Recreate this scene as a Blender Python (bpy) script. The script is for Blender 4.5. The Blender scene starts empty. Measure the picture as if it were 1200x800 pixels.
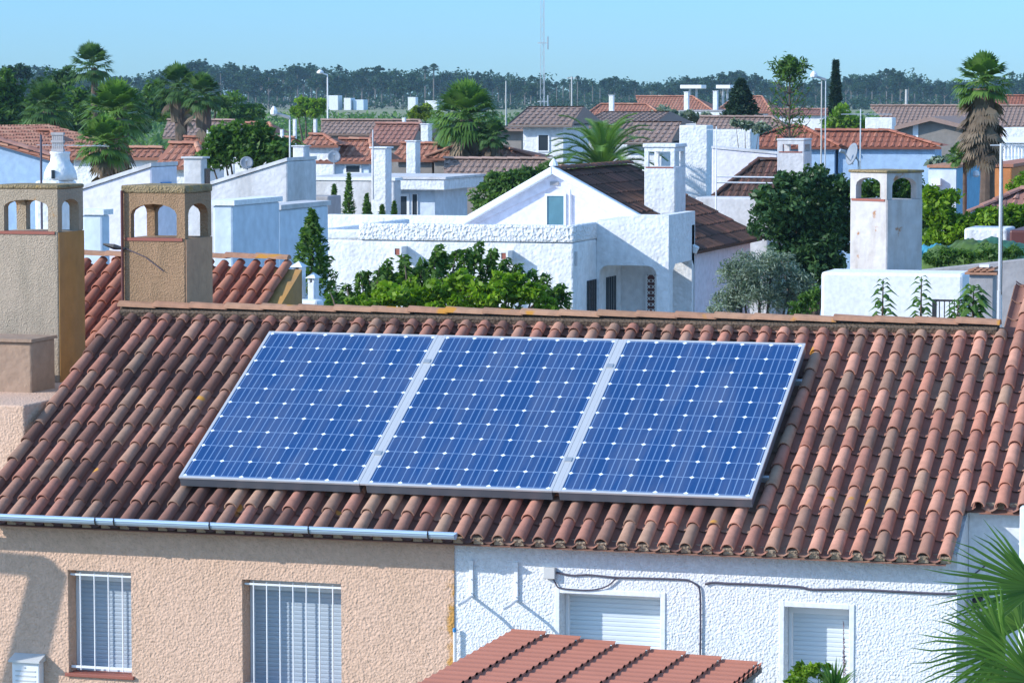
import bpy, math, random
import numpy as np
from mathutils import Vector, Matrix, noise
random.seed(7); rng = np.random.default_rng(7)
R = math.radians
S = bpy.context.scene
COL = S.collection
# ------------------------------------------------------------------ camera geometry
CAMP = Vector((12.3487, -29.702, 9.7665)); YAW = -0.28903; PIT = 0.07752; F = 3709.6
FW = Vector((math.sin(YAW)*math.cos(PIT), math.cos(YAW)*math.cos(PIT), -math.sin(PIT)))
RT = Vector((math.cos(YAW), -math.sin(YAW), 0)); UP = RT.cross(FW)
def ray(px, py): return FW + RT*((px-600)/F) + UP*((400-py)/F)
def at(px, py, D): return CAMP + ray(px, py)*D
def onY(px, py, Y): r = ray(px, py); return CAMP + r*((Y-CAMP.y)/r.y)
def onX(px, py, X): r = ray(px, py); return CAMP + r*((X-CAMP.x)/r.x)
def onP(px, py, P, N): r = ray(px, py); return CAMP + r*((P-CAMP).dot(N)/r.dot(N))
# ------------------------------------------------------------------ object helpers
def tag(o, label=None, cat=None, group=None, kind=None):
    if label: o['label'] = label
    if cat: o['category'] = cat
    if group: o['group'] = group
    if kind: o['kind'] = kind
    return o
def thing(name, label, cat, loc=(0, 0, 0), group=None, rz=0):
    o = bpy.data.objects.new(name, None); COL.objects.link(o)
    o.location = loc; o.rotation_euler = (0, 0, rz); o.empty_display_size = .2
    return tag(o, label, cat, group)
class MB:
    def __init__(s, off=(0, 0, 0)):
        s.v = []; s.f = []; s.t = []; s.off = Vector(off); s.tone = .5; s.uv = None
    def add(s, vs, fs, tone=None):
        b = len(s.v); t = s.tone if tone is None else tone
        for p in vs: s.v.append((p[0], p[1], p[2])); s.t.append(t)
        for f in fs: s.f.append(tuple(b+i for i in f))
        return s
    def quad(s, a, b, c, d, tone=None): return s.add([a, b, c, d], [(0, 1, 2, 3)], tone)
    def box(s, x0, x1, y0, y1, z0, z1, tone=None):
        if x0 > x1: x0, x1 = x1, x0
        if y0 > y1: y0, y1 = y1, y0
        if z0 > z1: z0, z1 = z1, z0
        v = [(x0, y0, z0), (x1, y0, z0), (x1, y1, z0), (x0, y1, z0), (x0, y0, z1), (x1, y0, z1), (x1, y1, z1), (x0, y1, z1)]
        return s.add(v, [(0, 3, 2, 1), (4, 5, 6, 7), (0, 1, 5, 4), (1, 2, 6, 5), (2, 3, 7, 6), (3, 0, 4, 7)], tone)
    def obox(s, c, ax, ay, az, tone=None):   # oriented box, centre and three half vectors
        c = Vector(c); v = []
        for k in (-1, 1):
            for i, j in ((-1, -1), (1, -1), (1, 1), (-1, 1)): v.append(c+ax*i+ay*j+az*k)
        return s.add(v, [(0, 3, 2, 1), (4, 5, 6, 7), (0, 1, 5, 4), (1, 2, 6, 5), (2, 3, 7, 6), (3, 0, 4, 7)], tone)
    def prism(s, pts, ext, tone=None):       # planar 3D polygon swept by a vector
        ext = Vector(ext); pts = [Vector(p) for p in pts]; n = len(pts)
        nn = Vector((0, 0, 0))
        for i in range(n): nn += pts[i].cross(pts[(i+1) % n])
        if nn.dot(ext) > 0: pts = pts[::-1]
        v = pts+[p+ext for p in pts]
        return s.add(v, [tuple(range(n)), tuple(range(2*n-1, n-1, -1))]+[(i, i+n, (i+1) % n+n, (i+1) % n) for i in range(n)], tone)
    def tube(s, path, r, seg=6, tone=None, closed=True):
        path = [Vector(p) for p in path]; n = len(path)
        rr = r if isinstance(r, (list, tuple)) else [r]*n
        v = []; f = []
        for i, p in enumerate(path):
            d = (path[min(i+1, n-1)]-path[max(i-1, 0)]).normalized()
            a = d.orthogonal().normalized() if i == 0 else (pa-d*pa.dot(d)).normalized()
            pa = a; b = d.cross(a)
            for k in range(seg):
                t = 2*math.pi*k/seg; v.append(p+(a*math.cos(t)+b*math.sin(t))*rr[i])
        for i in range(n-1):
            for k in range(seg): f.append((i*seg+k, i*seg+(k+1) % seg, (i+1)*seg+(k+1) % seg, (i+1)*seg+k))
        if closed: f.append(tuple(range(seg-1, -1, -1))); f.append(tuple(range((n-1)*seg, n*seg)))
        return s.add(v, f, tone)
    def lathe(s, c, prof, seg=16, tone=None):
        c = Vector(c); v = []; f = []; n = len(prof)
        for r, z in prof:
            for k in range(seg): t = 2*math.pi*k/seg; v.append((c.x+r*math.cos(t), c.y+r*math.sin(t), c.z+z))
        for i in range(n-1):
            for k in range(seg): f.append((i*seg+k, i*seg+(k+1) % seg, (i+1)*seg+(k+1) % seg, (i+1)*seg+k))
        f.append(tuple(range(seg-1, -1, -1))); f.append(tuple(range((n-1)*seg, n*seg)))
        return s.add(v, f, tone)
    def build(s, name, mat, parent=None, smooth=False, bevel=0, bseg=2):
        me = bpy.data.meshes.new(name)
        off = s.off
        if parent is not None:
            Mi = (Matrix.Translation(parent_loc(parent)) @ Matrix.Rotation(parent_rz(parent), 4, 'Z')).inverted()
            vs = [tuple(Mi @ Vector(p)) for p in s.v]
        else: vs = s.v
        me.from_pydata(vs, [], s.f); me.update()
        a = me.attributes.new('tone', 'FLOAT', 'POINT'); a.data.foreach_set('value', np.array(s.t, 'f'))
        if smooth: me.polygons.foreach_set('use_smooth', [True]*len(me.polygons))
        me.materials.append(mat)
        o = bpy.data.objects.new(name, me); COL.objects.link(o)
        if parent is not None: o.parent = parent
        if bevel:
            m = o.modifiers.new('bevel', 'BEVEL'); m.width = bevel; m.segments = bseg; m.limit_method = 'ANGLE'; m.angle_limit = R(40)
        return o
def parent_loc(o):
    L = Vector(o.location)
    while o.parent is not None: o = o.parent; L = L+Vector(o.location)
    return L
def parent_rz(o):
    while o.parent is not None: o = o.parent
    return o.rotation_euler.z
def copy_tree(o, parent=None):
    c = o.copy(); COL.objects.link(c)
    if parent is not None: c.parent = parent
    for ch in list(o.children): copy_tree(ch, c)
    return c
# ------------------------------------------------------------------ materials
def nm(name):
    m = bpy.data.materials.new(name); m.use_nodes = True; nt = m.node_tree
    b = nt.nodes['Principled BSDF']; return m, nt, b
def N(nt, t, **kw):
    n = nt.nodes.new(t)
    for k, v in kw.items():
        if k in n.inputs: n.inputs[k].default_value = v
        else: setattr(n, k, v)
    return n
def ramp(nt, stops, interp='LINEAR'):
    r = nt.nodes.new('ShaderNodeValToRGB'); r.color_ramp.interpolation = interp; e = r.color_ramp.elements
    while len(e) < len(stops): e.new(.5)
    for i, (p, c) in enumerate(stops): e[i].position = p; e[i].color = (*c, 1) if len(c) == 3 else c
    return r
def mixc(nt, fac, a, b, blend='MIX'):
    n = nt.nodes.new('ShaderNodeMix'); n.data_type = 'RGBA'; n.blend_type = blend
    for sock, val in ((n.inputs[0], fac), (n.inputs[6], a), (n.inputs[7], b)):
        if hasattr(val, 'is_output') or isinstance(val, bpy.types.NodeSocket): nt.links.new(val, sock)
        elif isinstance(val, (int, float)): sock.default_value = val
        else: sock.default_value = (*val, 1)
    return n.outputs[2]
def plain(name, col, rough=.6, metal=0, var=.12, vs=3.0):
    m, nt, b = nm(name); g = N(nt, 'ShaderNodeNewGeometry')
    no = N(nt, 'ShaderNodeTexNoise', Scale=vs, Detail=5.0); nt.links.new(g.outputs['Position'], no.inputs['Vector'])
    c = mixc(nt, no.outputs['Fac'], tuple(x*(1-var*1.3) for x in col), tuple(min(1, x*(1+var)) for x in col))
    nt.links.new(c, b.inputs['Base Color']); b.inputs['Roughness'].default_value = rough; b.inputs['Metallic'].default_value = metal
    return m
def stucco(name, col, scale=22, dist=.02, strength=.9, stain=(.35, .3, .25), amt=.35, sscale=.8, rough=.9, patch=None, streak=True, lichen=False):
    m, nt, b = nm(name); L = nt.links.new; g = N(nt, 'ShaderNodeNewGeometry'); P = g.outputs['Position']
    n1 = N(nt, 'ShaderNodeTexNoise', Scale=scale, Detail=3.0, Roughness=.5, Distortion=.4); L(P, n1.inputs['Vector'])
    vo = N(nt, 'ShaderNodeTexVoronoi', Scale=scale*.9, feature='SMOOTH_F1'); L(P, vo.inputs['Vector'])
    mp = N(nt, 'ShaderNodeMapping'); L(P, mp.inputs['Vector']); mp.inputs['Scale'].default_value = (1, 1, .25 if streak else 1)
    n2 = N(nt, 'ShaderNodeTexNoise', Scale=sscale*2, Detail=7.0, Roughness=.62); L(mp.outputs[0], n2.inputs['Vector'])
    r2 = ramp(nt, [(.45, (0, 0, 0)), (.72, (1, 1, 1))]); L(n2.outputs['Fac'], r2.inputs[0])
    mu = N(nt, 'ShaderNodeMath', operation='MULTIPLY'); L(r2.outputs[0], mu.inputs[0]); mu.inputs[1].default_value = amt
    c = mixc(nt, mu.outputs[0], col, tuple(col[i]*.35+stain[i]*.65 for i in range(3)))
    n3 = N(nt, 'ShaderNodeTexNoise', Scale=scale*.45, Detail=5.0); L(P, n3.inputs['Vector'])
    r3 = ramp(nt, [(.3, (.86, .86, .86)), (.7, (1.05, 1.05, 1.05))]); L(n3.outputs['Fac'], r3.inputs[0])
    c = mixc(nt, 1.0, c, r3.outputs[0], 'MULTIPLY')
    if patch:
        n4 = N(nt, 'ShaderNodeTexNoise', Scale=patch[1], Detail=6.0, Roughness=.6); L(P, n4.inputs['Vector'])
        r4 = ramp(nt, [(patch[2], (0, 0, 0)), (patch[2]+.06, (1, 1, 1))]); L(n4.outputs['Fac'], r4.inputs[0])
        c = mixc(nt, r4.outputs[0], c, patch[0])
    L(c, b.inputs['Base Color']); b.inputs['Roughness'].default_value = rough; b.inputs['Specular IOR Level'].default_value = .15
    ad = N(nt, 'ShaderNodeMath', operation='ADD'); L(n1.outputs['Fac'], ad.inputs[0]); L(vo.outputs['Distance'], ad.inputs[1])
    bp = N(nt, 'ShaderNodeBump', Strength=strength, Distance=dist); L(ad.outputs[0], bp.inputs['Height']); L(bp.outputs[0], b.inputs['Normal'])
    return m
def tilemat(name, stops, dirt=.4, lich=.0, rough=.85, gradient=None):
    m, nt, b = nm(name); L = nt.links.new; g = N(nt, 'ShaderNodeNewGeometry'); P = g.outputs['Position']
    at_ = N(nt, 'ShaderNodeAttribute', attribute_name='tone'); r = ramp(nt, stops); fac = at_.outputs['Fac']
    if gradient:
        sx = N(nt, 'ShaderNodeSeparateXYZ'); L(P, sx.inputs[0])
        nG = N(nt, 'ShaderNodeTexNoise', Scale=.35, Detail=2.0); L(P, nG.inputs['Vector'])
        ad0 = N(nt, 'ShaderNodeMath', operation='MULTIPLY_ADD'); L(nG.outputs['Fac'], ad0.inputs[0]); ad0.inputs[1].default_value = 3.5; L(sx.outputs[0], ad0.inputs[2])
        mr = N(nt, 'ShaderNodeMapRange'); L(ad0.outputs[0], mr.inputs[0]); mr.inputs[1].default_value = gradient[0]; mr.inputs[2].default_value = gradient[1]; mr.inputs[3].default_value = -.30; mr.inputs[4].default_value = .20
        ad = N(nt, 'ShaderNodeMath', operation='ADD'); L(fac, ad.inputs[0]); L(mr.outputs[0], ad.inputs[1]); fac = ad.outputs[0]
    L(fac, r.inputs[0])
    n1 = N(nt, 'ShaderNodeTexNoise', Scale=9.0, Detail=8.0, Roughness=.65); L(P, n1.inputs['Vector'])
    r1 = ramp(nt, [(.42, (0, 0, 0)), (.7, (1, 1, 1))]); L(n1.outputs['Fac'], r1.inputs[0])
    mu = N(nt, 'ShaderNodeMath', operation='MULTIPLY'); L(r1.outputs[0], mu.inputs[0]); mu.inputs[1].default_value = dirt
    c = mixc(nt, mu.outputs[0], r.outputs[0], (.11, .07, .055))
    if lich:
        n2 = N(nt, 'ShaderNodeTexNoise', Scale=3.3, Detail=2.0, Roughness=.3); L(P, n2.inputs['Vector'])
        r2 = ramp(nt, [(lich, (0, 0, 0)), (lich+.03, (1, 1, 1))]); L(n2.outputs['Fac'], r2.inputs[0])
        c = mixc(nt, r2.outputs[0], c, (.5, .24, .05))
    L(c, b.inputs['Base Color']); b.inputs['Roughness'].default_value = rough; b.inputs['Specular IOR Level'].default_value = .12
    n3 = N(nt, 'ShaderNodeTexNoise', Scale=60.0, Detail=4.0); L(P, n3.inputs['Vector'])
    bp = N(nt, 'ShaderNodeBump', Strength=.35, Distance=.004); L(n3.outputs['Fac'], bp.inputs['Height']); L(bp.outputs[0], b.inputs['Normal'])
    return m
def leafmat(name, dark, light, trans=.35, rough=.5):
    m, nt, b = nm(name); L = nt.links.new
    a = N(nt, 'ShaderNodeAttribute', attribute_name='tone'); r = ramp(nt, [(0, dark), (1, light)]); L(a.outputs['Fac'], r.inputs[0])
    L(r.outputs[0], b.inputs['Base Color']); b.inputs['Roughness'].default_value = rough; b.inputs['Specular IOR Level'].default_value = .25
    tr = N(nt, 'ShaderNodeBsdfTranslucent'); tc = mixc(nt, 1.0, r.outputs[0], (1.3, 1.5, .55), 'MULTIPLY'); L(tc, tr.inputs['Color'])
    ms = N(nt, 'ShaderNodeMixShader'); ms.inputs[0].default_value = trans
    L(b.outputs[0], ms.inputs[1]); L(tr.outputs[0], ms.inputs[2]); L(ms.outputs[0], nt.nodes['Material Output'].inputs[0])
    return m
M = {}
M['beige'] = stucco('beige_stucco', (.66, .45, .33), 46, .015, .75, (.4, .25, .12), .25, .9)
def seam_stain(m, x):
    nt = m.node_tree; L = nt.links.new; b = nt.nodes['Principled BSDF']; g = N(nt, 'ShaderNodeNewGeometry'); sp_ = N(nt, 'ShaderNodeSeparateXYZ'); L(g.outputs['Position'], sp_.inputs[0])
    no = N(nt, 'ShaderNodeTexNoise', Scale=5.0, Detail=6.0, Roughness=.7); L(g.outputs['Position'], no.inputs['Vector'])
    a = N(nt, 'ShaderNodeMath', operation='MULTIPLY_ADD'); L(no.outputs['Fac'], a.inputs[0]); a.inputs[1].default_value = .55; L(sp_.outputs[0], a.inputs[2])
    z = N(nt, 'ShaderNodeMapRange'); L(sp_.outputs[2], z.inputs[0]); z.inputs[1].default_value = 4.0; z.inputs[2].default_value = 5.3; z.inputs[3].default_value = .0; z.inputs[4].default_value = -.10
    a2 = N(nt, 'ShaderNodeMath', operation='ADD'); L(a.outputs[0], a2.inputs[0]); L(z.outputs[0], a2.inputs[1])
    mr = N(nt, 'ShaderNodeMapRange'); L(a2.outputs[0], mr.inputs[0]); mr.inputs[1].default_value = x+.14; mr.inputs[2].default_value = x+.22
    old = b.inputs['Base Color'].links[0].from_socket; L(mixc(nt, mr.outputs[0], old, (.50, .27, .08)), b.inputs['Base Color'])
M['whiterough'] = stucco('white_rough_stucco', (.76, .78, .80), 50, .016, .8, (.55, .55, .55), .2, .9)
M['white'] = stucco('white_render', (.76, .78, .80), 12, .022, .8, (.42, .41, .40), .42, 1.3)
M['whiteold'] = stucco('weathered_white_render', (.62, .62, .63), 12, .012, .7, (.22, .20, .18), .6, .6)
M['smoothwhite'] = stucco('smooth_white_plaster', (.78, .80, .82), 40, .003, .4, (.5, .5, .5), .15, .7)
M['greywall'] = stucco('grey_render', (.36, .35, .36), 12, .01, .6, (.2, .19, .18), .5, .6)
M['greybeige'] = stucco('greyish_beige_render', (.26, .24, .22), 10, .01, .5, (.2, .18, .15), .4, .4)
M['bluewall'] = stucco('light_blue_render', (.34, .49, .68), 10, .01, .5, (.3, .36, .45), .3, .4)
M['palebluewall'] = stucco('pale_blue_render', (.62, .71, .80), 10, .01, .5, (.45, .5, .56), .3, .4)
M['tealwall'] = stucco('teal_blue_render', (.20, .43, .60), 10, .01, .5, (.2, .3, .4), .3, .4)
M['orangewall'] = stucco('orange_render', (.60, .24, .09), 10, .01, .5, (.35, .15, .08), .4, .4)
M['lavender'] = stucco('lilac_white_render', (.72, .70, .77), 12, .012, .6, (.5, .5, .55), .25, .5)
M['chim'] = stucco('ochre_grey_roughcast', (.42, .34, .25), 70, .012, .8, (.2, .17, .13), .55, .9, patch=((.46, .24, .08), 1.6, .60))
M['chimgrey'] = stucco('grey_roughcast', (.46, .37, .28), 75, .012, .8, (.22, .2, .15), .8, 1.3)
M['chimochre'] = stucco('ochre_render', (.46, .25, .085), 14, .01, .6, (.3, .2, .12), .75, 1.4)
M['chimbrown'] = stucco('brown_roughcast', (.37, .235, .14), 70, .012, .8, (.2, .14, .08), .85, 1.6)
M['chimtop'] = stucco('mossy_render', (.34, .26, .15), 60, .018, 1, (.10, .09, .04), .85, 2.2, streak=False, patch=((.42, .28, .09), 3.0, .58))
M['browner'] = stucco('dull_brown_render', (.54, .31, .18), 18, .01, .7, (.3, .2, .15), .4, .7)
M['boxbrown'] = stucco('box_brown_render', (.36, .25, .18), 18, .01, .7, (.25, .18, .12), .5, .9)  # even brown for the stepped box wall, darker than the chimney side render
M['mortar'] = stucco('eave_mortar', (.38, .30, .22), 40, .02, .9, (.2, .15, .1), .5, 3)
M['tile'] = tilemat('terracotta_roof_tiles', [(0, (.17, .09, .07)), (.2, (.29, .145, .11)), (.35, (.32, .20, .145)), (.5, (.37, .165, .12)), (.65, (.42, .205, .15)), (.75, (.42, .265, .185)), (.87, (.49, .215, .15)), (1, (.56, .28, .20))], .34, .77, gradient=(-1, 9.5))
M['darkmortar'] = stucco('dirty_ridge_mortar', (.15, .11, .08), 40, .015, .9, (.06, .05, .04), .5, 3)
M['ridge'] = tilemat('ridge_tiles', [(0, (.36, .21, .13)), (.5, (.42, .22, .14)), (1, (.46, .27, .17))], .4, .66)
M['tilered'] = tilemat('red_roof_tiles', [(0, (.26, .10, .065)), (.5, (.36, .135, .09)), (1, (.45, .20, .13))], .25)
M['tileorange'] = tilemat('orange_roof_tiles', [(0, (.32, .14, .095)), (.5, (.42, .19, .13)), (1, (.50, .28, .19))], .15)
M['tilebrown'] = tilemat('dark_brown_roof_tiles', [(0, (.075, .045, .036)), (.6, (.14, .075, .055)), (1, (.24, .105, .08))], .45, .0)
M['tilegrey'] = tilemat('greyish_pink_roof_tiles', [(0, (.25, .18, .15)), (.5, (.33, .23, .19)), (1, (.42, .29, .24))], .2)
M['tilepink'] = tilemat('pinkish_roof_tiles', [(0, (.28, .14, .11)), (.5, (.38, .19, .15)), (1, (.46, .26, .2))], .25)
M['frame'] = plain('aluminium_frame', (.62, .62, .62), .35, .35, .03)
M['framedark'] = plain('anodised_frame_side', (.16, .18, .21), .45, .5, .05)
M['metal'] = plain('galvanised_metal', (.5, .52, .54), .4, .6, .1)
M['zinc'] = plain('pale_blue_gutter', (.42, .55, .68), .3, .25, .06)
M['whitepaint'] = plain('white_paint', (.78, .79, .80), .5, 0, .05)
M['shutter'] = plain('blue_grey_shutter', (.36, .43, .50), .45, 0, .05)
M['shutterwhite'] = plain('white_roller_shutter', (.62, .68, .72), .45, 0, .05)
M['cable'] = plain('purple_grey_cable', (.07, .06, .09), .6)
M['black'] = plain('black_iron', (.02, .02, .022), .5)
M['dark'] = plain('dark_glass', (.03, .04, .05), .15)
M['glass'] = plain('window_glass', (.10, .22, .27), .12, 0, .2)
M['doorred'] = plain('dark_red_door', (.10, .025, .02), .5)
M['sill'] = plain('red_clay_sill', (.30, .09, .06), .6)
M['plastic'] = plain('grey_plastic_box', (.55, .56, .55), .5)
M['dish'] = plain('grey_dish', (.24, .27, .31), .5)
M['carport'] = plain('red_brown_sheet_metal', (.50, .195, .13), .85, 0, .10, 1.5)
M['carport'].node_tree.nodes['Principled BSDF'].inputs['Specular IOR Level'].default_value = .1
M['bark'] = plain('bark', (.10, .07, .05), .9, 0, .4, 8)
M['palmbark'] = plain('palm_trunk', (.11, .075, .055), .95, 0, .5, 6)
M['deadfrond'] = leafmat('dead_palm_fronds', (.10, .075, .055), (.26, .20, .14), .15, .9)
M['leafbright'] = leafmat('bright_leaves', (.06, .15, .012), (.28, .42, .035), .4)
M['leafmid'] = leafmat('mid_green_leaves', (.03, .085, .02), (.14, .25, .05), .35)
M['leafdark'] = leafmat('dark_glossy_leaves', (.014, .048, .018), (.085, .165, .055), .2, .4)
M['leafolive'] = leafmat('olive_leaves', (.10, .135, .10), (.32, .39, .31), .25, .5)
M['leafpalm'] = leafmat('palm_leaves', (.03, .09, .02), (.17, .29, .06), .3, .4)
M['leafpalmfar'] = leafmat('dull_palm_leaves', (.025, .075, .025), (.12, .21, .06), .3, .5)
M['leafconifer'] = leafmat('conifer_leaves', (.008, .028, .014), (.028, .06, .025), .15, .6)
M['leafeuc'] = leafmat('grey_green_far_leaves', (.010, .038, .018), (.045, .095, .035), .2, .7)
M['leafyellow'] = leafmat('yellow_green_leaves', (.10, .16, .01), (.26, .34, .03), .35)
M['netgreen'] = plain('green_shade_net', (.03, .13, .07), .7, 0, .5, 4)
M['netgreen2'] = plain('yellow_green_net', (.07, .13, .02), .8, 0, .5, 5)
M['netblue'] = plain('blue_tarpaulin', (.05, .28, .38), .5, 0, .3, 3)
M['bluepaint'] = plain('blue_shutter_paint', (.03, .20, .45), .5)
M['concrete'] = plain('pale_concrete', (.48, .47, .45), .9, 0, .2, 1.5)

# ------------------------------------------------------------------ roof tile generator
def arc(O, U, N_, cu, r, h, seg, V=None, v=0, lift=0):
    out = []
    for k in range(seg+1):
        t = math.pi*k/seg
        out.append(O+U*(cu-math.cos(t)*r)+V*v+N_*(math.sin(t)*h+lift))
    return out
def slope_tiles(mb, A, B, C, D, sp=.21, row=.36, r=.075, seg=6, hi=False, crest=True, tone0=.5, tvar=.5, phase=None, vrow0=None, mbp=None, pan_left=False):
    """A lower-left, B lower-right, C upper-right, D upper-left (crest level)."""
    A, B, C, D = map(Vector, (A, B, C, D)); U = (B-A).normalized(); Nn = U.cross(D-A)
    if Nn.length < 1e-6 or abs((D-A).dot(U)) > 1e6: Nn = U.cross(C-A)
    Nn.normalize(); V = Nn.cross(U).normalized()
    if Nn.z < 0: Nn = -Nn
    poly = [((p-A).dot(U), (p-A).dot(V)) for p in (A, B, C, D)]
    def span(u):
        ys = []
        for i in range(4):
            (x0, y0), (x1, y1) = poly[i], poly[(i+1) % 4]
            if abs(x1-x0) < 1e-9: continue
            if min(x0, x1)-1e-6 <= u <= max(x0, x1)+1e-6: ys.append(y0+(y1-y0)*(u-x0)/(x1-x0))
        return (min(ys), max(ys)) if len(ys) > 1 else None
    umin = min(p[0] for p in poly); umax = max(p[0] for p in poly)
    n = max(1, int(round((umax-umin)/sp))); spa = (umax-umin)/n
    O = A-Nn*r
    pan = mbp or mb
    for i in range(n+1):
        u = umin+spa*i
        s_ = span(min(max(u, umin+1e-4), umax-1e-4))
        if not s_: continue
        v0, v1 = s_
        if v1-v0 < .05: continue
        v = v0; first = True
        while v < v1-.03:
            L = min(row*random.uniform(.985, 1.015), v1-v)
            e = L+(.05 if v+L < v1-.01 else 0)
            t = min(1, max(0, tone0+random.uniform(-tvar, tvar)))
            ju = random.uniform(-1, 1)*(.009 if hi else .003); jl = random.uniform(0, .010); slip = random.uniform(-.012, .012) if hi and not first else 0; first = False
            ov = .03 if hi else .028
            rs = r*random.uniform(.96, 1.05)
            a0 = arc(O, U, Nn, u+ju, rs, rs, seg, V, v+slip, -.012+ov*.5+jl)
            a1 = arc(O, U, Nn, u+ju*.3, r*.86, r*.9, seg, V, v+e, -.012-ov*.2)
            vs = a0+a1; fs = [(k+seg+1, k, k+1, k+seg+2) for k in range(seg)]
            fs = [f[::-1] for f in fs]
            if hi:
                b0 = arc(O, U, Nn, u+ju, rs-.014, rs-.014, seg, V, v+slip, -.012+ov*.5+jl)
                b1 = arc(O, U, Nn, u+ju, r-.018, r-.018, seg, V, v+.10, -.014+ov*.4+jl)
                m0 = len(vs); vs = vs+b0+b1
                fs += [(k, k+1, m0+k+1, m0+k) for k in range(seg)]
                fs += [(m0+k, m0+k+1, m0+seg+1+k+1, m0+seg+1+k) for k in range(seg)]
            mb.add(vs, fs, t)
            v += L
    # pans; dirt and the shade of the gaps are put into a darker tone
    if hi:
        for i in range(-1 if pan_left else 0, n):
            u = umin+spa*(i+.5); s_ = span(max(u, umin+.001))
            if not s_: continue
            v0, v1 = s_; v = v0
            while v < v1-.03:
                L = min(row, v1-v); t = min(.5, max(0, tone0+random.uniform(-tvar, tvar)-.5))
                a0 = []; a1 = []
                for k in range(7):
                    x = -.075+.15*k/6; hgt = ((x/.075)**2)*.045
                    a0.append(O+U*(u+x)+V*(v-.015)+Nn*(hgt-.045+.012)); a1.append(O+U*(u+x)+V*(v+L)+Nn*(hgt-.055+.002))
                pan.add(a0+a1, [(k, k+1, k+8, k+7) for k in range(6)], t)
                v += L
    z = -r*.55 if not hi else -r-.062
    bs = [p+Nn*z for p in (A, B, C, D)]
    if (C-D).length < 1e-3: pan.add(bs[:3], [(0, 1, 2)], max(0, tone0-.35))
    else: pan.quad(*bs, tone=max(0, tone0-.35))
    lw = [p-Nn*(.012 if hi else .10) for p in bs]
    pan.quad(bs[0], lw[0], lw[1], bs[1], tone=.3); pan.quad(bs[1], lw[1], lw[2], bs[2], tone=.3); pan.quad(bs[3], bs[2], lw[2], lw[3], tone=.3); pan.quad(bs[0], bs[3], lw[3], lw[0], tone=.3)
    return U, V, Nn
def ridge_line(mb, P, Q, r=.09, seg=6, L=.42, tvar=.4, flat=.8, hi=False):
    P = Vector(P); Q = Vector(Q); d = Q-P; n = max(1, int(round(d.length/L))); V = d.normalized()
    U = V.cross(Vector((0, 0, 1))).normalized(); Nn = U.cross(V)
    if Nn.z < 0: Nn = -Nn
    for i in range(n):
        t = min(1, max(0, .5+random.uniform(-tvar, tvar))); a = d.length*i/n; b = d.length*(i+1)/n+.03
        j = random.uniform(-.004, .004)
        mb.add(arc(P, U, Nn, 0, r, r*flat, seg, V, a, j+.008)+arc(P, U, Nn, 0, r*.9, r*flat*.9, seg, V, b, j-.006), [(k, k+1, k+seg+2, k+seg+1) for k in range(seg)]+[tuple(range(seg+1))[::-1], tuple(range(seg+1, 2*seg+2))], t)

# ------------------------------------------------------------------ THE NEAR TERRACE
A_ = R(26.649); Z0 = 5.8
def RP(u, v, l=0): return Vector((u, v*math.cos(A_)-l*math.sin(A_), Z0+v*math.sin(A_)+l*math.cos(A_)))
RN = Vector((0, -math.sin(A_), math.cos(A_)))
def on_roof(px, py):
    p = onP(px, py, RP(0, 0), RN); return p.x, p.y/math.cos(A_)
VE, VR = -.6225, 3.545
UL, UR = -2.0604, 7.884
EY = VE*math.cos(A_); EZ = Z0+VE*math.sin(A_)
WY = EY+.30                       # wall plane
NX0 = UL+.06; NX1 = onY(1121.5, 690, WY).x
XS = onY(532.5, 690, WY).x        # beige / white seam
house = thing('row_house', 'near row house with clay tile roof carrying the solar panels, half beige and half white', 'house', ((NX0+NX1)/2, 2, 0))
mb = MB(); mbp = MB()
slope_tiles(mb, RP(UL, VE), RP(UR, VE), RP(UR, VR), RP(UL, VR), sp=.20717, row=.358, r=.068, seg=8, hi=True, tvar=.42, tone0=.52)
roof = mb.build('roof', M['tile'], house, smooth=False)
for p in roof.data.polygons: p.use_smooth = True
mb = MB()
# back slope of the roof
yb = 2*VR*math.cos(A_)-EY; zr = RP(0, VR).z
slope_tiles(mb, (UR, yb, EZ), (UL, yb, EZ), (UL, VR*math.cos(A_), zr), (UR, VR*math.cos(A_), zr), seg=4, tvar=.4)
mb.build('rear_roof_slope', M['tile'], house)
mb = MB(); ridge_line(mb, RP(UL+.02, VR+.03, -.005), RP(UR-.05, VR+.03, -.005), r=.10, seg=8, L=.43, flat=.62)
mb.build('ridge_cap', M['ridge'], roof)
mb = MB(); a = RP(UL, VR-.02, -.075)
mb.box(UL+.02, UR-.06, a.y, a.y+.24, a.z-.06, RP(0, VR+.03, 0).z-.012)
mb.obox(RP((UL+UR)/2, VR-.045, -.030), Vector(((UR-UL)/2-.05, 0, 0)), Vector((0, math.cos(A_), math.sin(A_)))*.05, RN*.028)
mb.build('ridge_mortar', M['darkmortar'], roof)
mb = MB(); p = RP(0, VE+.05, -.135)
mb.box(UL+.03, UR-.03, p.y+.05, WY-.004, p.z+.035, p.z+.065)
for i in range(49):
    u = UL+.20717*i; q = RP(u, VE+.035, -.085)
    mb.obox(q, Vector((.048, 0, 0)), Vector((0, .03, .012)), RN*.035)
mb.build('eave_mortar', M['mortar'], roof)
ZT = EZ-.045
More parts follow.
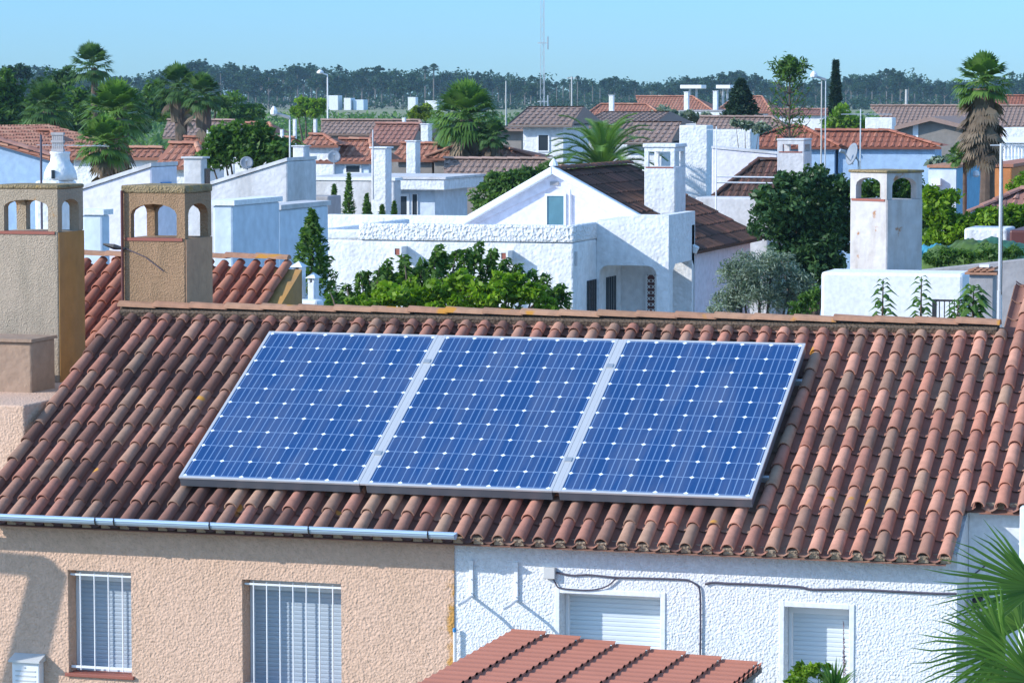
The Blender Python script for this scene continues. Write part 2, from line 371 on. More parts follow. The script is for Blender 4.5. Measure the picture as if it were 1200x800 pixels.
def wall_panel(mb, X0, X1, z0, z1, Y, ops, dep=.30):
    xs = sorted(set([X0, X1]+[o[0] for o in ops]+[o[1] for o in ops])); zs = sorted(set([z0, z1]+[o[2] for o in ops]+[o[3] for o in ops]))
    for i in range(len(xs)-1):
        for j in range(len(zs)-1):
            cx = (xs[i]+xs[i+1])/2; cz = (zs[j]+zs[j+1])/2
            if any(o[0] < cx < o[1] and o[2] < cz < o[3] for o in ops): continue
            mb.quad((xs[i], Y, zs[j]), (xs[i+1], Y, zs[j]), (xs[i+1], Y, zs[j+1]), (xs[i], Y, zs[j+1]))
    for a, b, c, d in ops:
        mb.quad((a, Y, c), (a, Y+dep, c), (a, Y+dep, d), (a, Y, d)); mb.quad((b, Y+dep, c), (b, Y, c), (b, Y, d), (b, Y+dep, d))
        mb.quad((a, Y+dep, d), (b, Y+dep, d), (b, Y, d), (a, Y, d)); mb.quad((a, Y, c), (b, Y, c), (b, Y+dep, c), (a, Y+dep, c))
def pxr(x0, x1, y0, y1, Y):       # pixel rectangle on a wall plane -> X0,X1,z0,z1
    p = onY(x0, (y0+y1)/2, Y); q = onY(x1, (y0+y1)/2, Y); t = onY((x0+x1)/2, y0, Y); b = onY((x0+x1)/2, y1, Y)
    return (p.x, q.x, b.z, t.z)
BY = WY-.015
o1 = pxr(80, 154, 669, 790, BY); o2 = pxr(284, 400, 681, 812, BY)
o3 = pxr(656, 774, 697, 785, WY); o4 = pxr(919, 995, 712, 826, WY)
mb = MB(); wall_panel(mb, NX0, XS, 0, ZT, BY, [o1, o2]); mb.quad((XS, BY, 0), (XS, WY+.05, 0), (XS, WY+.05, ZT), (XS, BY, ZT))
mb.build('beige_wall', M['beige'], house)
mb = MB(); wall_panel(mb, XS, NX1, 0, ZT, WY, [o3, o4])
mb.quad((NX1, WY, 0), (NX1, yb-.3, 0), (NX1, yb-.3, ZT), (NX1, WY, ZT)); mb.quad((NX1, yb-.3, 0), (NX0, yb-.3, 0), (NX0, yb-.3, ZT), (NX1, yb-.3, ZT)); mb.quad((NX0, yb-.3, 0), (NX0, WY, 0), (NX0, WY, ZT), (NX0, yb-.3, ZT))
mb.prism([(NX1, WY+.02, ZT), (NX1, yb-.32, ZT), (NX1, VR*math.cos(A_), zr-.14)], (-.12, 0, 0)); mb.prism([(NX0, WY+.02, ZT), (NX0, yb-.32, ZT), (NX0, VR*math.cos(A_), zr-.14)], (.12, 0, 0))
mb.build('white_wall', M['whiterough'], house)
seam_stain(M['beige'], XS)
def shutter_window(par, o, Y, dep, mat, frame, bars, boxh, label, sill=True, band=0, guides=.035):
    X0, X1, z0, z1 = o
    w = MB(); t = .035
    w.box(X0+.002, X0+t, Y+dep-.07, Y+dep+.01, z0, z1-.002); w.box(X1-t, X1-.002, Y+dep-.07, Y+dep+.01, z0, z1-.002)
    w.box(X0+t, X1-t, Y+dep-.07, Y+dep+.01, z1-boxh, z1-.002); w.box(X0+t, X1-t, Y+dep-.07, Y+dep+.01, z0, z0+t)
    win = w.build('window', frame, par, bevel=.004)
    s = MB(); z = z0+t; h = .045
    while z < z1-boxh:
        hh = min(h, z1-boxh-z)
        s.quad((X0+t, Y+dep-.012, z), (X1-t, Y+dep-.012, z), (X1-t, Y+dep-.015, z+hh*.55), (X0+t, Y+dep-.015, z+hh*.55))
        s.quad((X0+t, Y+dep-.015, z+hh*.55), (X1-t, Y+dep-.015, z+hh*.55), (X1-t, Y+dep-.012, z+hh-.003), (X0+t, Y+dep-.012, z+hh-.003))
        s.quad((X0+t, Y+dep-.004, z+hh-.006), (X1-t, Y+dep-.004, z+hh-.006), (X1-t, Y+dep-.004, z+hh+.003), (X0+t, Y+dep-.004, z+hh+.003))
        z += h
    s.build('roller_shutter', mat, win)
    if bars:
        g = MB(); yy = Y+.05
        for k in range(bars):
            xx = X0+(X1-X0)*(k+.5+.25)/(bars+.5)
            g.tube([(xx, yy, z0+.03), (xx, yy, z1-.02)], .008, 6)
        g.box(X0+.01, X1-.01, yy-.006, yy+.006, z0+.05, z0+.075); g.box(X0+.01, X1-.01, yy-.006, yy+.006, z1-.06, z1-.04)
        g.build('window_grille', M['whitepaint'], win)
    if sill:
        g = MB(); g.box(X0-.03, X1+.03, Y-.035, Y+dep-.07, z0-.03, z0+.004); g.build('sill', M['sill'], win, bevel=.005)
    if band:
        g = MB(); b = band
        g.box(X0-b, X0, Y-.012, Y+.01, z0-b, z1+b); g.box(X1, X1+b, Y-.012, Y+.01, z0-b, z1+b); g.box(X0, X1, Y-.012, Y+.01, z1, z1+b); g.box(X0, X1, Y-.012, Y+.01, z0-b, z0)
        g.build('plaster_surround', M['smoothwhite'], win, bevel=.006)
    return win
shutter_window(house, o1, BY, .26, M['shutter'], M['shutterwhite'], 4, .13, '')
shutter_window(house, o2, BY, .28, M['shutter'], M['shutterwhite'], 7, .13, '')
shutter_window(house, o3, WY, .26, M['shutterwhite'], M['whitepaint'], 0, .05, '', False, .05)
shutter_window(house, o4, WY, .26, M['shutterwhite'], M['whitepaint'], 0, .09, '', False, .05)
# gutter
gx1 = onY(534, 628, EY-.10).x; gz = onY(534, 626, EY-.10).z
g = MB(); path = 14; x0 = NX0-1.5
prof = [(math.cos(math.pi+math.pi*k/8)*.055, math.sin(math.pi+math.pi*k/8)*.05) for k in range(9)]
prof = [(-.062, .0), (-.055, .012)]+prof+[(.055, .012)]
nseg = len(prof)
for xx in (x0, gx1):
    pass
vs = [(x0, EY-.10+p[0], gz+p[1]) for p in prof]+[(gx1, EY-.10+p[0], gz+p[1]) for p in prof]
g.add(vs, [(k, k+1, nseg+k+1, nseg+k) for k in range(nseg-1)])
vs = [(x0, EY-.10+p[0]*.93, gz+p[1]*.93+.003) for p in prof]+[(gx1, EY-.10+p[0]*.93, gz+p[1]*.93+.003) for p in prof]
g.add(vs, [(nseg+k, nseg+k+1, k+1, k) for k in range(nseg-1)])
g.add([(gx1, EY-.10+p[0], gz+p[1]) for p in prof], [tuple(range(nseg))])
gut = g.build('gutter', M['zinc'], house, smooth=False)
for px in (111, 133, 245, 361, 501):
    xx = onY(px, 620, EY-.16).x; g = MB()
    pts = [(xx, EY-.10+math.cos(math.pi+math.pi*k/6)*.062, gz+math.sin(math.pi+math.pi*k/6)*.058) for k in range(7)]
    g.tube(pts, .007, 5); g.tube([(xx, EY-.165, gz), (xx, EY-.15, gz+.03)], .007, 5); g.build('gutter_hook', M['black'], gut)
# wall furniture (iron brackets, junction box, cables, capped pipe)
for (bx, y0, y1) in ((553, 656, 699), (605.5, 658, 704)):
    X0, X1, z0, z1 = pxr(bx-2.2, bx+2.2, y0, y1, WY); g = MB()
    g.box(X0, X1, WY-.03, WY-.002, z0, z1)
    g.tube([((X0+X1)/2, WY-.015, z0+.01), ((X0+X1)/2, WY-.22, z0-.01), ((X0+X1)/2-.04, WY-.36, z0-.03)], .017, 6)
    for q in (.12, .5, .88): g.lathe(((X0+X1)/2, WY-.036, z0+(z1-z0)*q), [(.009, -.005), (.009, .005)], 8)
    g.build('wall_bracket', M['whitepaint'], house, bevel=.003)
X0, X1, z0, z1 = pxr(638.5, 652, 664, 677, WY); g = MB(); g.box(X0, X1, WY-.06, WY-.002, z0, z1); g.build('junction_box', M['plastic'], house, bevel=.006)
def wire(pts, r, Y, name, par, mat='cable', seg=5):
    P = [onY(x, y, Y) for x, y in pts]; Q = []
    for i in range(len(P)-1):
        p0 = P[max(i-1, 0)]; p1 = P[i]; p2 = P[i+1]; p3 = P[min(i+2, len(P)-1)]
        for k in range(5):
            t = k/5; Q.append(.5*((2*p1)+(p2-p0)*t+(2*p0-5*p1+4*p2-p3)*t*t+(3*p1-p0-3*p2+p3)*t**3))
    Q.append(P[-1]); g = MB(); g.tube(Q, r, seg); return g.build(name, M[mat], par)
wire([(652, 670), (670, 673.5), (690, 673), (722, 676), (760, 677), (800, 678.5), (808, 680), (815, 684), (820, 691), (821, 720), (820.5, 772), (820, 830)], .010, WY-.02, 'cable', house)
wire([(648, 677), (652, 685), (658, 689), (690, 691), (710, 687), (722, 677.5)], .008, WY-.024, 'cable', house)
wire([(826, 684), (834, 682), (852, 683), (880, 684), (935, 687), (952, 690), (1000, 690), (1040, 692), (1090, 694.5), (1121, 695)], .012, WY-.02, 'cable', house)
X0, X1, z0, z1 = pxr(531, 534.5, 740, 776, WY-.05); g = MB(); g.tube([((X0+X1)/2, WY-.05, z0-.3), ((X0+X1)/2, WY-.05, z1)], .016, 8); pp = g.build('vent_pipe', M['whitepaint'], house)
g = MB(); g.lathe(((X0+X1)/2, WY-.05, z1), [(.02, 0), (.02, .03), (.012, .04)], 8); g.build('pipe_cap', M['bluepaint'], pp)
X0, X1, z0, z1 = pxr(15, 47, 775, 815, BY-.1); g = MB(); g.box(X0, X1, BY-.12, BY-.002, z0, z1); mbx = g.build('meter_box', M['whitepaint'], house, bevel=.012)
g = MB(); 
for k in range(4): g.box(X0+.04, X1-.04, BY-.125, BY-.121, z1-.10-.05*k, z1-.085-.05*k)
g.box(X0+.13, X0+.15, BY-.130, BY-.121, z1-.06, z1-.05); g.build('box_slots', M['plastic'], mbx)
g = MB(); g.prism([(X0-.02, BY-.002, z1), (X0-.02, BY-.16, z1), (X0-.02, BY-.16, z1+.02), (X0-.02, BY-.002, z1+.07)], (X1-X0+.04, 0, 0)); g.build('box_hood', M['plastic'], mbx)

# ------------------------------------------------------------------ solar panels
def cellmat():
    m, nt, b = nm('solar_cells'); L = nt.links.new
    uv = N(nt, 'ShaderNodeUVMap'); sp_ = N(nt, 'ShaderNodeSeparateXYZ'); L(uv.outputs[0], sp_.inputs[0])
    def math_(op, a, b_=None):
        n = N(nt, 'ShaderNodeMath', operation=op)
        for i, v in enumerate((a, b_)):
            if v is None: continue
            if isinstance(v, (int, float)): n.inputs[i].default_value = v
            else: L(v, n.inputs[i])
        return n.outputs[0]
    fu = math_('FRACT', sp_.outputs[0]); fv = math_('FRACT', sp_.outputs[1])
    du = math_('ABSOLUTE', math_('SUBTRACT', math_('FRACT', math_('ADD', sp_.outputs[0], .5)), .5))
    dv = math_('ABSOLUTE', math_('SUBTRACT', math_('FRACT', math_('ADD', sp_.outputs[1], .5)), .5))
    gu = math_('LESS_THAN', du, .016); gv = math_('LESS_THAN', dv, .022)
    dia = math_('LESS_THAN', math_('ADD', du, dv), .088)
    bus = math_('MAXIMUM', math_('LESS_THAN', math_('ABSOLUTE', math_('SUBTRACT', fu, .28)), .018), math_('LESS_THAN', math_('ABSOLUTE', math_('SUBTRACT', fu, .72)), .018))
    bus2 = math_('LESS_THAN', math_('ABSOLUTE', math_('SUBTRACT', fu, .5)), .018)
    fin = math_('MULTIPLY', math_('LESS_THAN', math_('ABSOLUTE', math_('SUBTRACT', math_('FRACT', math_('MULTIPLY', sp_.outputs[0], 4)), .5)), .0), 1)
    line = math_('MAXIMUM', math_('MAXIMUM', gu, gv), bus)
    line = math_('MAXIMUM', line, bus2)
    g = N(nt, 'ShaderNodeTexNoise', Scale=9.0, Detail=3.0); L(uv.outputs[0], g.inputs['Vector'])
    wn = N(nt, 'ShaderNodeTexWhiteNoise', noise_dimensions='2D'); fl = N(nt, 'ShaderNodeVectorMath', operation='FLOOR'); L(uv.outputs[0], fl.inputs[0]); L(fl.outputs[0], wn.inputs['Vector'])
    c0 = mixc(nt, wn.outputs['Value'], (.010, .045, .15), (.014, .056, .18))
    c0 = mixc(nt, g.outputs['Fac'], c0, (.013, .062, .19))
    l2 = math_('MULTIPLY', line, .48)
    c1 = mixc(nt, l2, c0, (.26, .40, .62))
    c2 = mixc(nt, dia, c1, (.80, .88, .95))
    gp_ = N(nt, 'ShaderNodeNewGeometry'); mpp = N(nt, 'ShaderNodeMapping'); L(gp_.outputs['Position'], mpp.inputs['Vector']); mpp.inputs['Scale'].default_value = (3.0, .5, .5)
    dn = N(nt, 'ShaderNodeTexNoise', Scale=1.6, Detail=6.0, Roughness=.6); L(mpp.outputs[0], dn.inputs['Vector']); dr_ = ramp(nt, [(.42, (0, 0, 0)), (.78, (.16, .16, .16))]); L(dn.outputs['Fac'], dr_.inputs[0])
    c2 = mixc(nt, dr_.outputs[0], c2, (.38, .36, .32))
    L(mixc(nt, dr_.outputs[0], (.16, .16, .16), (1, 1, 1)), b.inputs['Roughness'])
    L(c2, b.inputs['Base Color']); b.inputs['Specular IOR Level'].default_value = .28
    return m
M['cells'] = cellmat()
PL = .12
def RPT(u, v, l): return RP(u, v, l)
PW = 1.94; PH = 2.898; PS = 2.0
def make_panel(u0):
    t = thing('solar_panel', '', 'solar panel', RP(u0, 0, PL-.10), 'solar panels side by side on the tiled roof')
    me = bpy.data.meshes.new('cell_sheet'); fr = .032; top = PL-.004
    o = parent_loc(t); P = [RP(u0+fr, fr, top)-o, RP(u0+PW-fr, fr, top)-o, RP(u0+PW-fr, PH-fr, top)-o, RP(u0+fr, PH-fr, top)-o]
    me.from_pydata([tuple(p) for p in P], [], [(0, 1, 2, 3)]); ul = me.uv_layers.new(name='UVMap')
    e = .06
    for i, c in enumerate(((-e, -e), (6+e, -e), (6+e, 10+e), (-e, 10+e))): ul.data[i].uv = c
    me.materials.append(M['cells']); cs = bpy.data.objects.new('cell_sheet', me); COL.objects.link(cs); cs.parent = t
    U = Vector((1, 0, 0)); V = Vector((0, math.cos(A_), math.sin(A_))); h = .045
    def bar(u0_, u1_, v0_, v1_, mb, l0=PL-.09, l1=PL):
        mb.obox(RP((u0_+u1_)/2, (v0_+v1_)/2, (l0+l1)/2), U*((u1_-u0_)/2), V*((v1_-v0_)/2), RN*((l1-l0)/2))
    g = MB(); bar(u0, u0+fr, 0, PH, g, PL-.022); bar(u0+PW-fr, u0+PW, 0, PH, g, PL-.022); bar(u0+fr, u0+PW-fr, 0, fr, g, PL-.022); bar(u0+fr, u0+PW-fr, PH-fr, PH, g, PL-.022)
    g.build('frame', M['frame'], t, bevel=.003)
    g = MB(); i = .006
    bar(u0+i, u0+.03, i, PH-i, g, PL-.11, PL-.0225); bar(u0+PW-.03, u0+PW-i, i, PH-i, g, PL-.11, PL-.0225); bar(u0+.03, u0+PW-.03, i, .03, g, PL-.11, PL-.0225); bar(u0+.03, u0+PW-.03, PH-.03, PH-i, g, PL-.11, PL-.0225)
    g.build('frame_side', M['framedark'], t)
    g = MB(); bar(u0+.04, u0+PW-.04, .04, PH-.04, g, PL-.03, PL-.012); g.build('backing', M['framedark'], t)
    return t
p0 = make_panel(0)
p0['label'] = 'leftmost of the three blue solar panels on the roof'
for k, lab in ((1, 'middle one of the three blue solar panels on the roof'), (2, 'rightmost of the three blue solar panels on the roof')):
    c = copy_tree(p0); c.location.x += PS*k; c['label'] = lab
for k, (u, lab) in enumerate(((PW+.001, 'pale joint strip between left and middle solar panels'), (PS+PW+.001, 'pale joint strip between middle and right solar panels'))):
    g = MB(); U = Vector((1, 0, 0)); V = Vector((0, math.cos(A_), math.sin(A_)))
    g.obox(RP(u+.029, PH/2, PL-.012), U*.0285, V*(PH/2-.004), RN*.010); js = tag(g.build('joint_strip', M['frame'], None, bevel=.002), lab, 'strip', 'joint strips between solar panels')
    for v_ in (.56, 2.35): g = MB(); g.obox(RP(u+.029, v_, PL+.004), U*.036, V*.035, RN*.0045); g.build('clamp', M['metal'], js)
for k, (v, lab) in enumerate(((.55, 'lower aluminium rail under the solar panels'), (2.35, 'upper aluminium rail under the solar panels'))):
    t = thing('mounting_rail', lab, 'rail', RP(-.05, v, 0)); g = MB(); g.obox(RP(2.97, v, -.02), U*3.02, V*.02, RN*.028); g.build('rail', M['metal'], t)
    for u in (.2, 1.8, 3.4, 5.0): g = MB(); g.obox(RP(u, v-.05, -.035), U*.02, V*.03, RN*.012); g.build('roof_hook', M['metal'], t)

# ------------------------------------------------------------------ next house to the right
def build_next():
    u_, v_ = on_roof(1150, 588); ve = v_; vt = on_roof(1192, 322)[1]
    X0 = NX1+.0; h = thing('adjoining_house', 'white adjoining house at the right edge, its tiled roof rising higher and set back', 'house', (9, 3, 0))
    a0 = UR+.207; u1 = a0+.20717*14
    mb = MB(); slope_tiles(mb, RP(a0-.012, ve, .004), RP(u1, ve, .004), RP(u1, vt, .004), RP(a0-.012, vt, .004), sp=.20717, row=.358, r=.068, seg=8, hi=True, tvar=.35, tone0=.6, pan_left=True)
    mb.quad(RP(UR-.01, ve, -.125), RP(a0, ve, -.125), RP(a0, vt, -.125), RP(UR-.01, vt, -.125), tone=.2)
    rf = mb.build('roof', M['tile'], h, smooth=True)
    mb = MB(); ridge_line(mb, RP(a0-.05, vt+.03), RP(u1, vt+.03), .10, 8, .43, flat=.8); mb.build('ridge_cap', M['ridge'], rf)
    wy = ve*math.cos(A_)+.22; wz = RP(0, ve).z-.07; yr = vt*math.cos(A_)
    mb = MB(); x0 = NX1+.004; x1 = u1-.05
    prof = [(wy, 0), (wy, wz), (yr, RP(0, vt).z-.15), (2*yr-wy, wz), (2*yr-wy, 0)]
    mb.prism([(x0, a, b) for a, b in prof], (x1-x0, 0, 0)); mb.build('wall', M['smoothwhite'], h)
    mb = MB(); mb.box(a0, u1-.06, wy-.10, wy-.003, wz-.02, wz+.05); mb.build('eave_mortar', M['mortar'], rf)
    zb = 2*RP(0, vt).z-RP(0, ve).z
    mb = MB(); slope_tiles(mb, (u1, 2*yr-wy+.3, RP(0, ve).z), (a0, 2*yr-wy+.3, RP(0, ve).z), (a0, yr, RP(0, vt).z), (u1, yr, RP(0, vt).z), seg=4); mb.build('rear_roof_slope', M['tile'], h)
    g = MB(); Q = [onY(x, y, wy-.02) for x, y in ((1137, 676), (1147, 668), (1155, 662))]; g.tube(Q, .008, 5); g.build('cable', M['cable'], h)
    # white post in front
    X0, X1, z0, z1 = pxr(1195, 1210, 594, 660, wy-.5); t = thing('porch_post', 'white square porch post at the right edge under the adjoining eave', 'post', (X0, wy-.5, 0))
    g = MB(); g.box(X0, X0+.16, wy-.52, wy-.36, 0, z1); g.build('shaft', M['smoothwhite'], t, bevel=.01)
    X0, X1, z0, z1 = pxr(1141, 1152, 695, 712, wy)
    t = thing('wall_lamp', 'small dark wall lamp on the shaded adjoining wall beside the palm', 'lamp', (X0, wy, z0)); g = MB(); g.box(X0, X1, wy-.03, wy-.002, z0, z1); g.build('back_plate', M['black'], t)
    g = MB(); g.lathe(((X0+X1)/2, wy-.08, z0), [(.02, 0), (.045, .03), (.05, .1), (.02, .13)], 10); g.build('shade', M['black'], t)
build_next()

# ------------------------------------------------------------------ chimneys with arched openings
def open_chimney(name, label, X0, X1, Y0, Y1, zb, zs, zsp, zt, mats, pw=.13, arch=True, slab=.05, over=.015, group=None, parent_t=None, rz=0, lint=.12):
    t = parent_t or thing(name, label, 'chimney', ((X0+X1)/2, (Y0+Y1)/2, zb), group, rz)
    mf, mt = mats[0], mats[1]
    c = Vector(((X0+X1)/2, (Y0+Y1)/2, 0)); Rz = Matrix.Rotation(rz, 4, 'Z')
    def fix(mb): mb.v = [tuple(c+(Rz @ (Vector(p)-c))) for p in mb.v]; return mb
    g = MB(); g.box(X0, X1, Y0, Y1, zb, zs); fix(g).build('shaft', mf, t, bevel=.015)
    if len(mats) > 2:
        g = MB(); g.box(X1+.002, X1+.010, Y0+.01, Y1, zb, zs-.005); fix(g).build('side_render', mats[2], t)
    def arcpts(a, b, n=8):
        hh = (zt-lint)-zsp if arch else (zt-lint)-zsp
        if not arch: return [(a, zt-lint), (b, zt-lint)]
        return [((a+b)/2-math.copysign(1, b-a)*math.cos(math.pi*k/n)*abs(b-a)/2, zsp+math.sin(math.pi*k/n)*hh) for k in range(n+1)]
    g = MB(); a, b = X1-pw, X0+pw
    pr = [(X0, zs), (X0, zt), (X1, zt), (X1, zs), (a, zs)]+([(a, zsp)] if not arch else [])+arcpts(a, b)+([(b, zsp)] if not arch else [])+[(b, zs)]
    if not arch: pr = [(X0, zs), (X0, zt), (X1, zt), (X1, zs), (a, zs), (a, zt-lint), (b, zt-lint), (b, zs)]
    g.prism([(x, Y0, z) for x, z in pr], (0, pw, 0)); g.prism([(x, Y1-pw, z) for x, z in pr], (0, pw, 0))
    ya, yb_ = Y0+pw+.001, Y1-pw-.001
    pr = [(ya, zt-.002), (yb_, zt-.002)]+arcpts(yb_, ya) if arch else [(ya, zt-.002), (yb_, zt-.002), (yb_, zt-lint), (ya, zt-lint)]
    g.prism([(X0, y, z) for y, z in pr], (pw, 0, 0)); g.prism([(X1-pw, y, z) for y, z in pr], (pw, 0, 0))
    fix(g).build('arched_hood', mt, t, bevel=.012 if not arch else 0)
    g = MB(); g.box(X0-over, X1+over, Y0-over, Y1+over, zt+.001, zt+slab); fix(g).build('cap', mats[3] if len(mats) > 3 else mt, t, bevel=.02)
    g = MB(); g.box(X0+pw*.3, X1-pw*.3, Y0-.012, Y0+pw*.9, zs-.028, zs+.006); fix(g).build('ledge', M['sill'], t)
    return t
# chimney at the left edge
X1 = -2.95; Yf = onX(68, 300, X1).y; Yk = onX(98, 300, X1).y; X0 = onY(-6, 300, Yf).x
zz = lambda py, px=68: onX(px, py, X1).z
open_chimney('chimney', 'grey and ochre roughcast chimney with arched openings at the left edge', X0, X1, Yf, Yk, 2.0, zz(272), zz(243), zz(222), [M['chimgrey'], M['chim'], M['chimochre'], M['chimtop']], .12)
# second chimney
Yf = RP(0, VR).y+.22; c = onY(217, 300, Yf); X1 = c.x; X0 = onY(144, 300, Yf).x; Yk = onX(248, 300, X1).y
zz = lambda py: onY(217, py, Yf).z
Yk = min(Yk, Yf+.95)
open_chimney('chimney', 'brown roughcast chimney with arched openings behind the roof ridge, rusty pole on its left', X0, X1, Yf, Yk, 2.0, zz(280), zz(252), zz(227), [M['chimbrown'], M['chimbrown'], M['browner'], M['chimtop']], .10, slab=.09)
g = MB(); xx = onY(143.5, 300, Yf-.03).x; g.tube([(xx, Yf-.03, 4.5), (xx, Yf-.03, zz(224))], .018, 8)
t = thing('rusty_pole', 'rusty brown pole clamped to the brown chimney with a dangling wire', 'pole', (xx, Yf-.03, 5)); g.build('shaft', M['doorred'], t)
g = MB(); P = [onY(x, y, Yf-.03) for x, y in ((121, 286), (134, 289), (147, 291.5))]; g.tube(P, [.012, .035, .012], 5); g.build('arm', M['black'], t)
g = MB(); P = [onY(x, y, Yf-.02) for x, y in ((147, 291), (170, 301), (192, 318))]; g.tube(P, .006, 4); g.build('wire', M['cable'], t)
# left neighbour walls
t = thing('left_neighbour_house', 'beige stepped wall of the neighbouring house below the grey and ochre chimney', 'house', (-4, 1.5, 0))
Yn = 2.3; X1n = onY(37, 430, Yn).x; zt_ = onY(37, 401, Yn).z; zb_ = onY(37, 468, Yn).z
g = MB(); g.box(X1n-2.6, X1n, Yn, Yn+.62, zb_, zt_); g.build('upper_wall', M['boxbrown'], t, bevel=.02)
g = MB(); g.box(X1n-2.6, X1n+.02, Yn-.04, Yn+.64, zt_+.001, zt_+.035); g.build('coping', M['boxbrown'], t)
Yn2 = .95; X2n = min(onY(31, 500, Yn2).x, UL-.12); zt2 = onY(31, 475, Yn2).z
g = MB(); g.box(X2n-3, X2n, Yn2, 5.5, 0, zt2); g.build('lower_wall', M['beige'], t, bevel=.02)

# ------------------------------------------------------------------ generic background house builders
def slopeF(bl, br, tr, tl, D, ang=26):
    a = R(ang); c = at((bl[0]+br[0])/2, (bl[1]+br[1])/2, D); Nn = Vector((0, -math.sin(a), math.cos(a))); Y = c.y
    A = onY(bl[0], bl[1], Y); B = onY(br[0], br[1], Y); z = (A.z+B.z)/2; A.z = B.z = z
    P = Vector((0, Y, z)); C = onP(tr[0], tr[1], P, Nn); Dd = onP(tl[0], tl[1], P, Nn); m = (C.y+Dd.y)/2
    C.y = Dd.y = m; C.z = Dd.z = z+(m-Y)*math.tan(a)
    return A, B, C, Dd
def house_front(label, bl, br, tr, tl, D, ang, tmat, wmat, row=.4, sp=.24, seg=4, wall_in=.3, name='house', wins=(), chim=(), xwall=None, tvar=.4, cat='house', group=None):
    A, B, C, Dd = slopeF(bl, br, tr, tl, D, ang)
    t = thing(name, label, cat, ((A.x+B.x)/2, A.y, 0), group)
    mb = MB(); slope_tiles(mb, A, B, C, Dd, sp, row, sp*.33, seg, tvar=tvar)
    yr = C.y; ybk = 2*yr-A.y
    A2, B2 = Vector((A.x, ybk, A.z)), Vector((B.x, ybk, B.z))
    mb.quad(B2, A2, Dd, C, tone=.4)
    mb.quad(B, B2, C, C+Vector((0, 0, -.001)), tone=.5) if C.x < B.x-.4 else None
    mb.quad(A, Dd, Dd, A2, tone=.5) if False else None
    if C.x < B.x-.4:
        pass
    if Dd.x > A.x+.4: mb.add([A2, A, Dd], [(0, 1, 2)], .5)
    rf = mb.build('roof', tmat, t)
    mb = MB(); ridge_line(mb, Dd, C, sp*.42, 5, .45)
    if (Dd.x-A.x) > .4: ridge_line(mb, A, Dd, sp*.38, 5, .45)
    if (B.x-C.x) > .4: ridge_line(mb, B, C, sp*.38, 5, .45)
    mb.build('ridge_tiles', tmat, rf)
    w = wall_in; x0, x1 = (A.x+w, B.x-w) if xwall is None else xwall
    mb = MB(); hipL = Dd.x > A.x+.4; hipR = C.x < B.x-.4
    mb.box(x0, x1, A.y+w, ybk-w, 0, A.z-.10)
    mb2 = [(A.y+w, A.z-.10), (yr, C.z-.18), (ybk-w, A.z-.10)]
    if not hipL: mb.prism([(x0, a, b) for a, b in mb2], (.15, 0, 0))
    if not hipR: mb.prism([(x1, a, b) for a, b in mb2], (-.15, 0, 0))
    mb.build('wall', wmat, t)
    for (wx0, wx1, wy0, wy1) in wins: add_window(t, wx0, wx1, wy0, wy1, A.y+w)
    return t, (A, B, C, Dd, ybk)
def add_window(t, x0, x1, y0, y1, Y, glass='dark', frame='whitepaint'):
    X0, X1, z0, z1 = pxr(x0, x1, y0, y1, Y); g = MB(); b = (X1-X0)*.1
    g.box(X0, X0+b, Y-.05, Y-.003, z0, z1); g.box(X1-b, X1, Y-.05, Y-.003, z0, z1); g.box(X0+b, X1-b, Y-.05, Y-.003, z1-b, z1); g.box(X0+b, X1-b, Y-.05, Y-.003, z0, z0+b)
    w = g.build('window', M[frame], t); g = MB(); g.box(X0+b, X1-b, Y-.02, Y-.004, z0+b, z1-b); g.build('pane', M[glass], w)
def box_px(xl, xc, xr, yt, D, py=None):
    c = at(xc, yt, D); Xl = onY(xl, yt, c.y).x; Yb = onX(xr, yt, c.x).y
    return Xl, c.x, c.y, Yb, c.z
def block(name, label, cat, xl, xc, xr, yt, D, mat, bevel=.04, coping=None, zb=0, group=None):
    X0, X1, Y0, Y1, z = box_px(xl, xc, xr, yt, D)
    t = thing(name, label, cat, ((X0+X1)/2, Y0, zb), group); g = MB(); g.box(X0, X1, Y0, Y1, zb, z); g.build('wall', mat, t, bevel=bevel)
    if coping: g = MB(); g.box(X0-.04, X1+.04, Y0-.04, Y1+.04, z+.002, z+.09); g.build('coping', coping, t)
    return t, (X0, X1, Y0, Y1, z)
def small_chimney(label, xl, xc, xr, yt, yb_, D, mat, cap=True, name='chimney', group=None):
    X0, X1, Y0, Y1, z = box_px(xl, xc, xr, yt, D); zb = at(xc, yb_, D).z
    t = thing(name, label, 'chimney', ((X0+X1)/2, Y0, zb-.5), group); Y1 = min(Y1, Y0+(X1-X0)*1.6)
    g = MB(); g.box(X0, X1, Y0, Y1, zb-1.5, z); g.build('shaft', mat, t, bevel=.02)
    if cap:
        k = (X1-X0)*.1; g = MB(); g.box(X0-k, X1+k, Y0-k, Y1+k, z+.001, z+k); g.build('cap', mat, t)
    return t, (X0, X1, Y0, Y1, z)

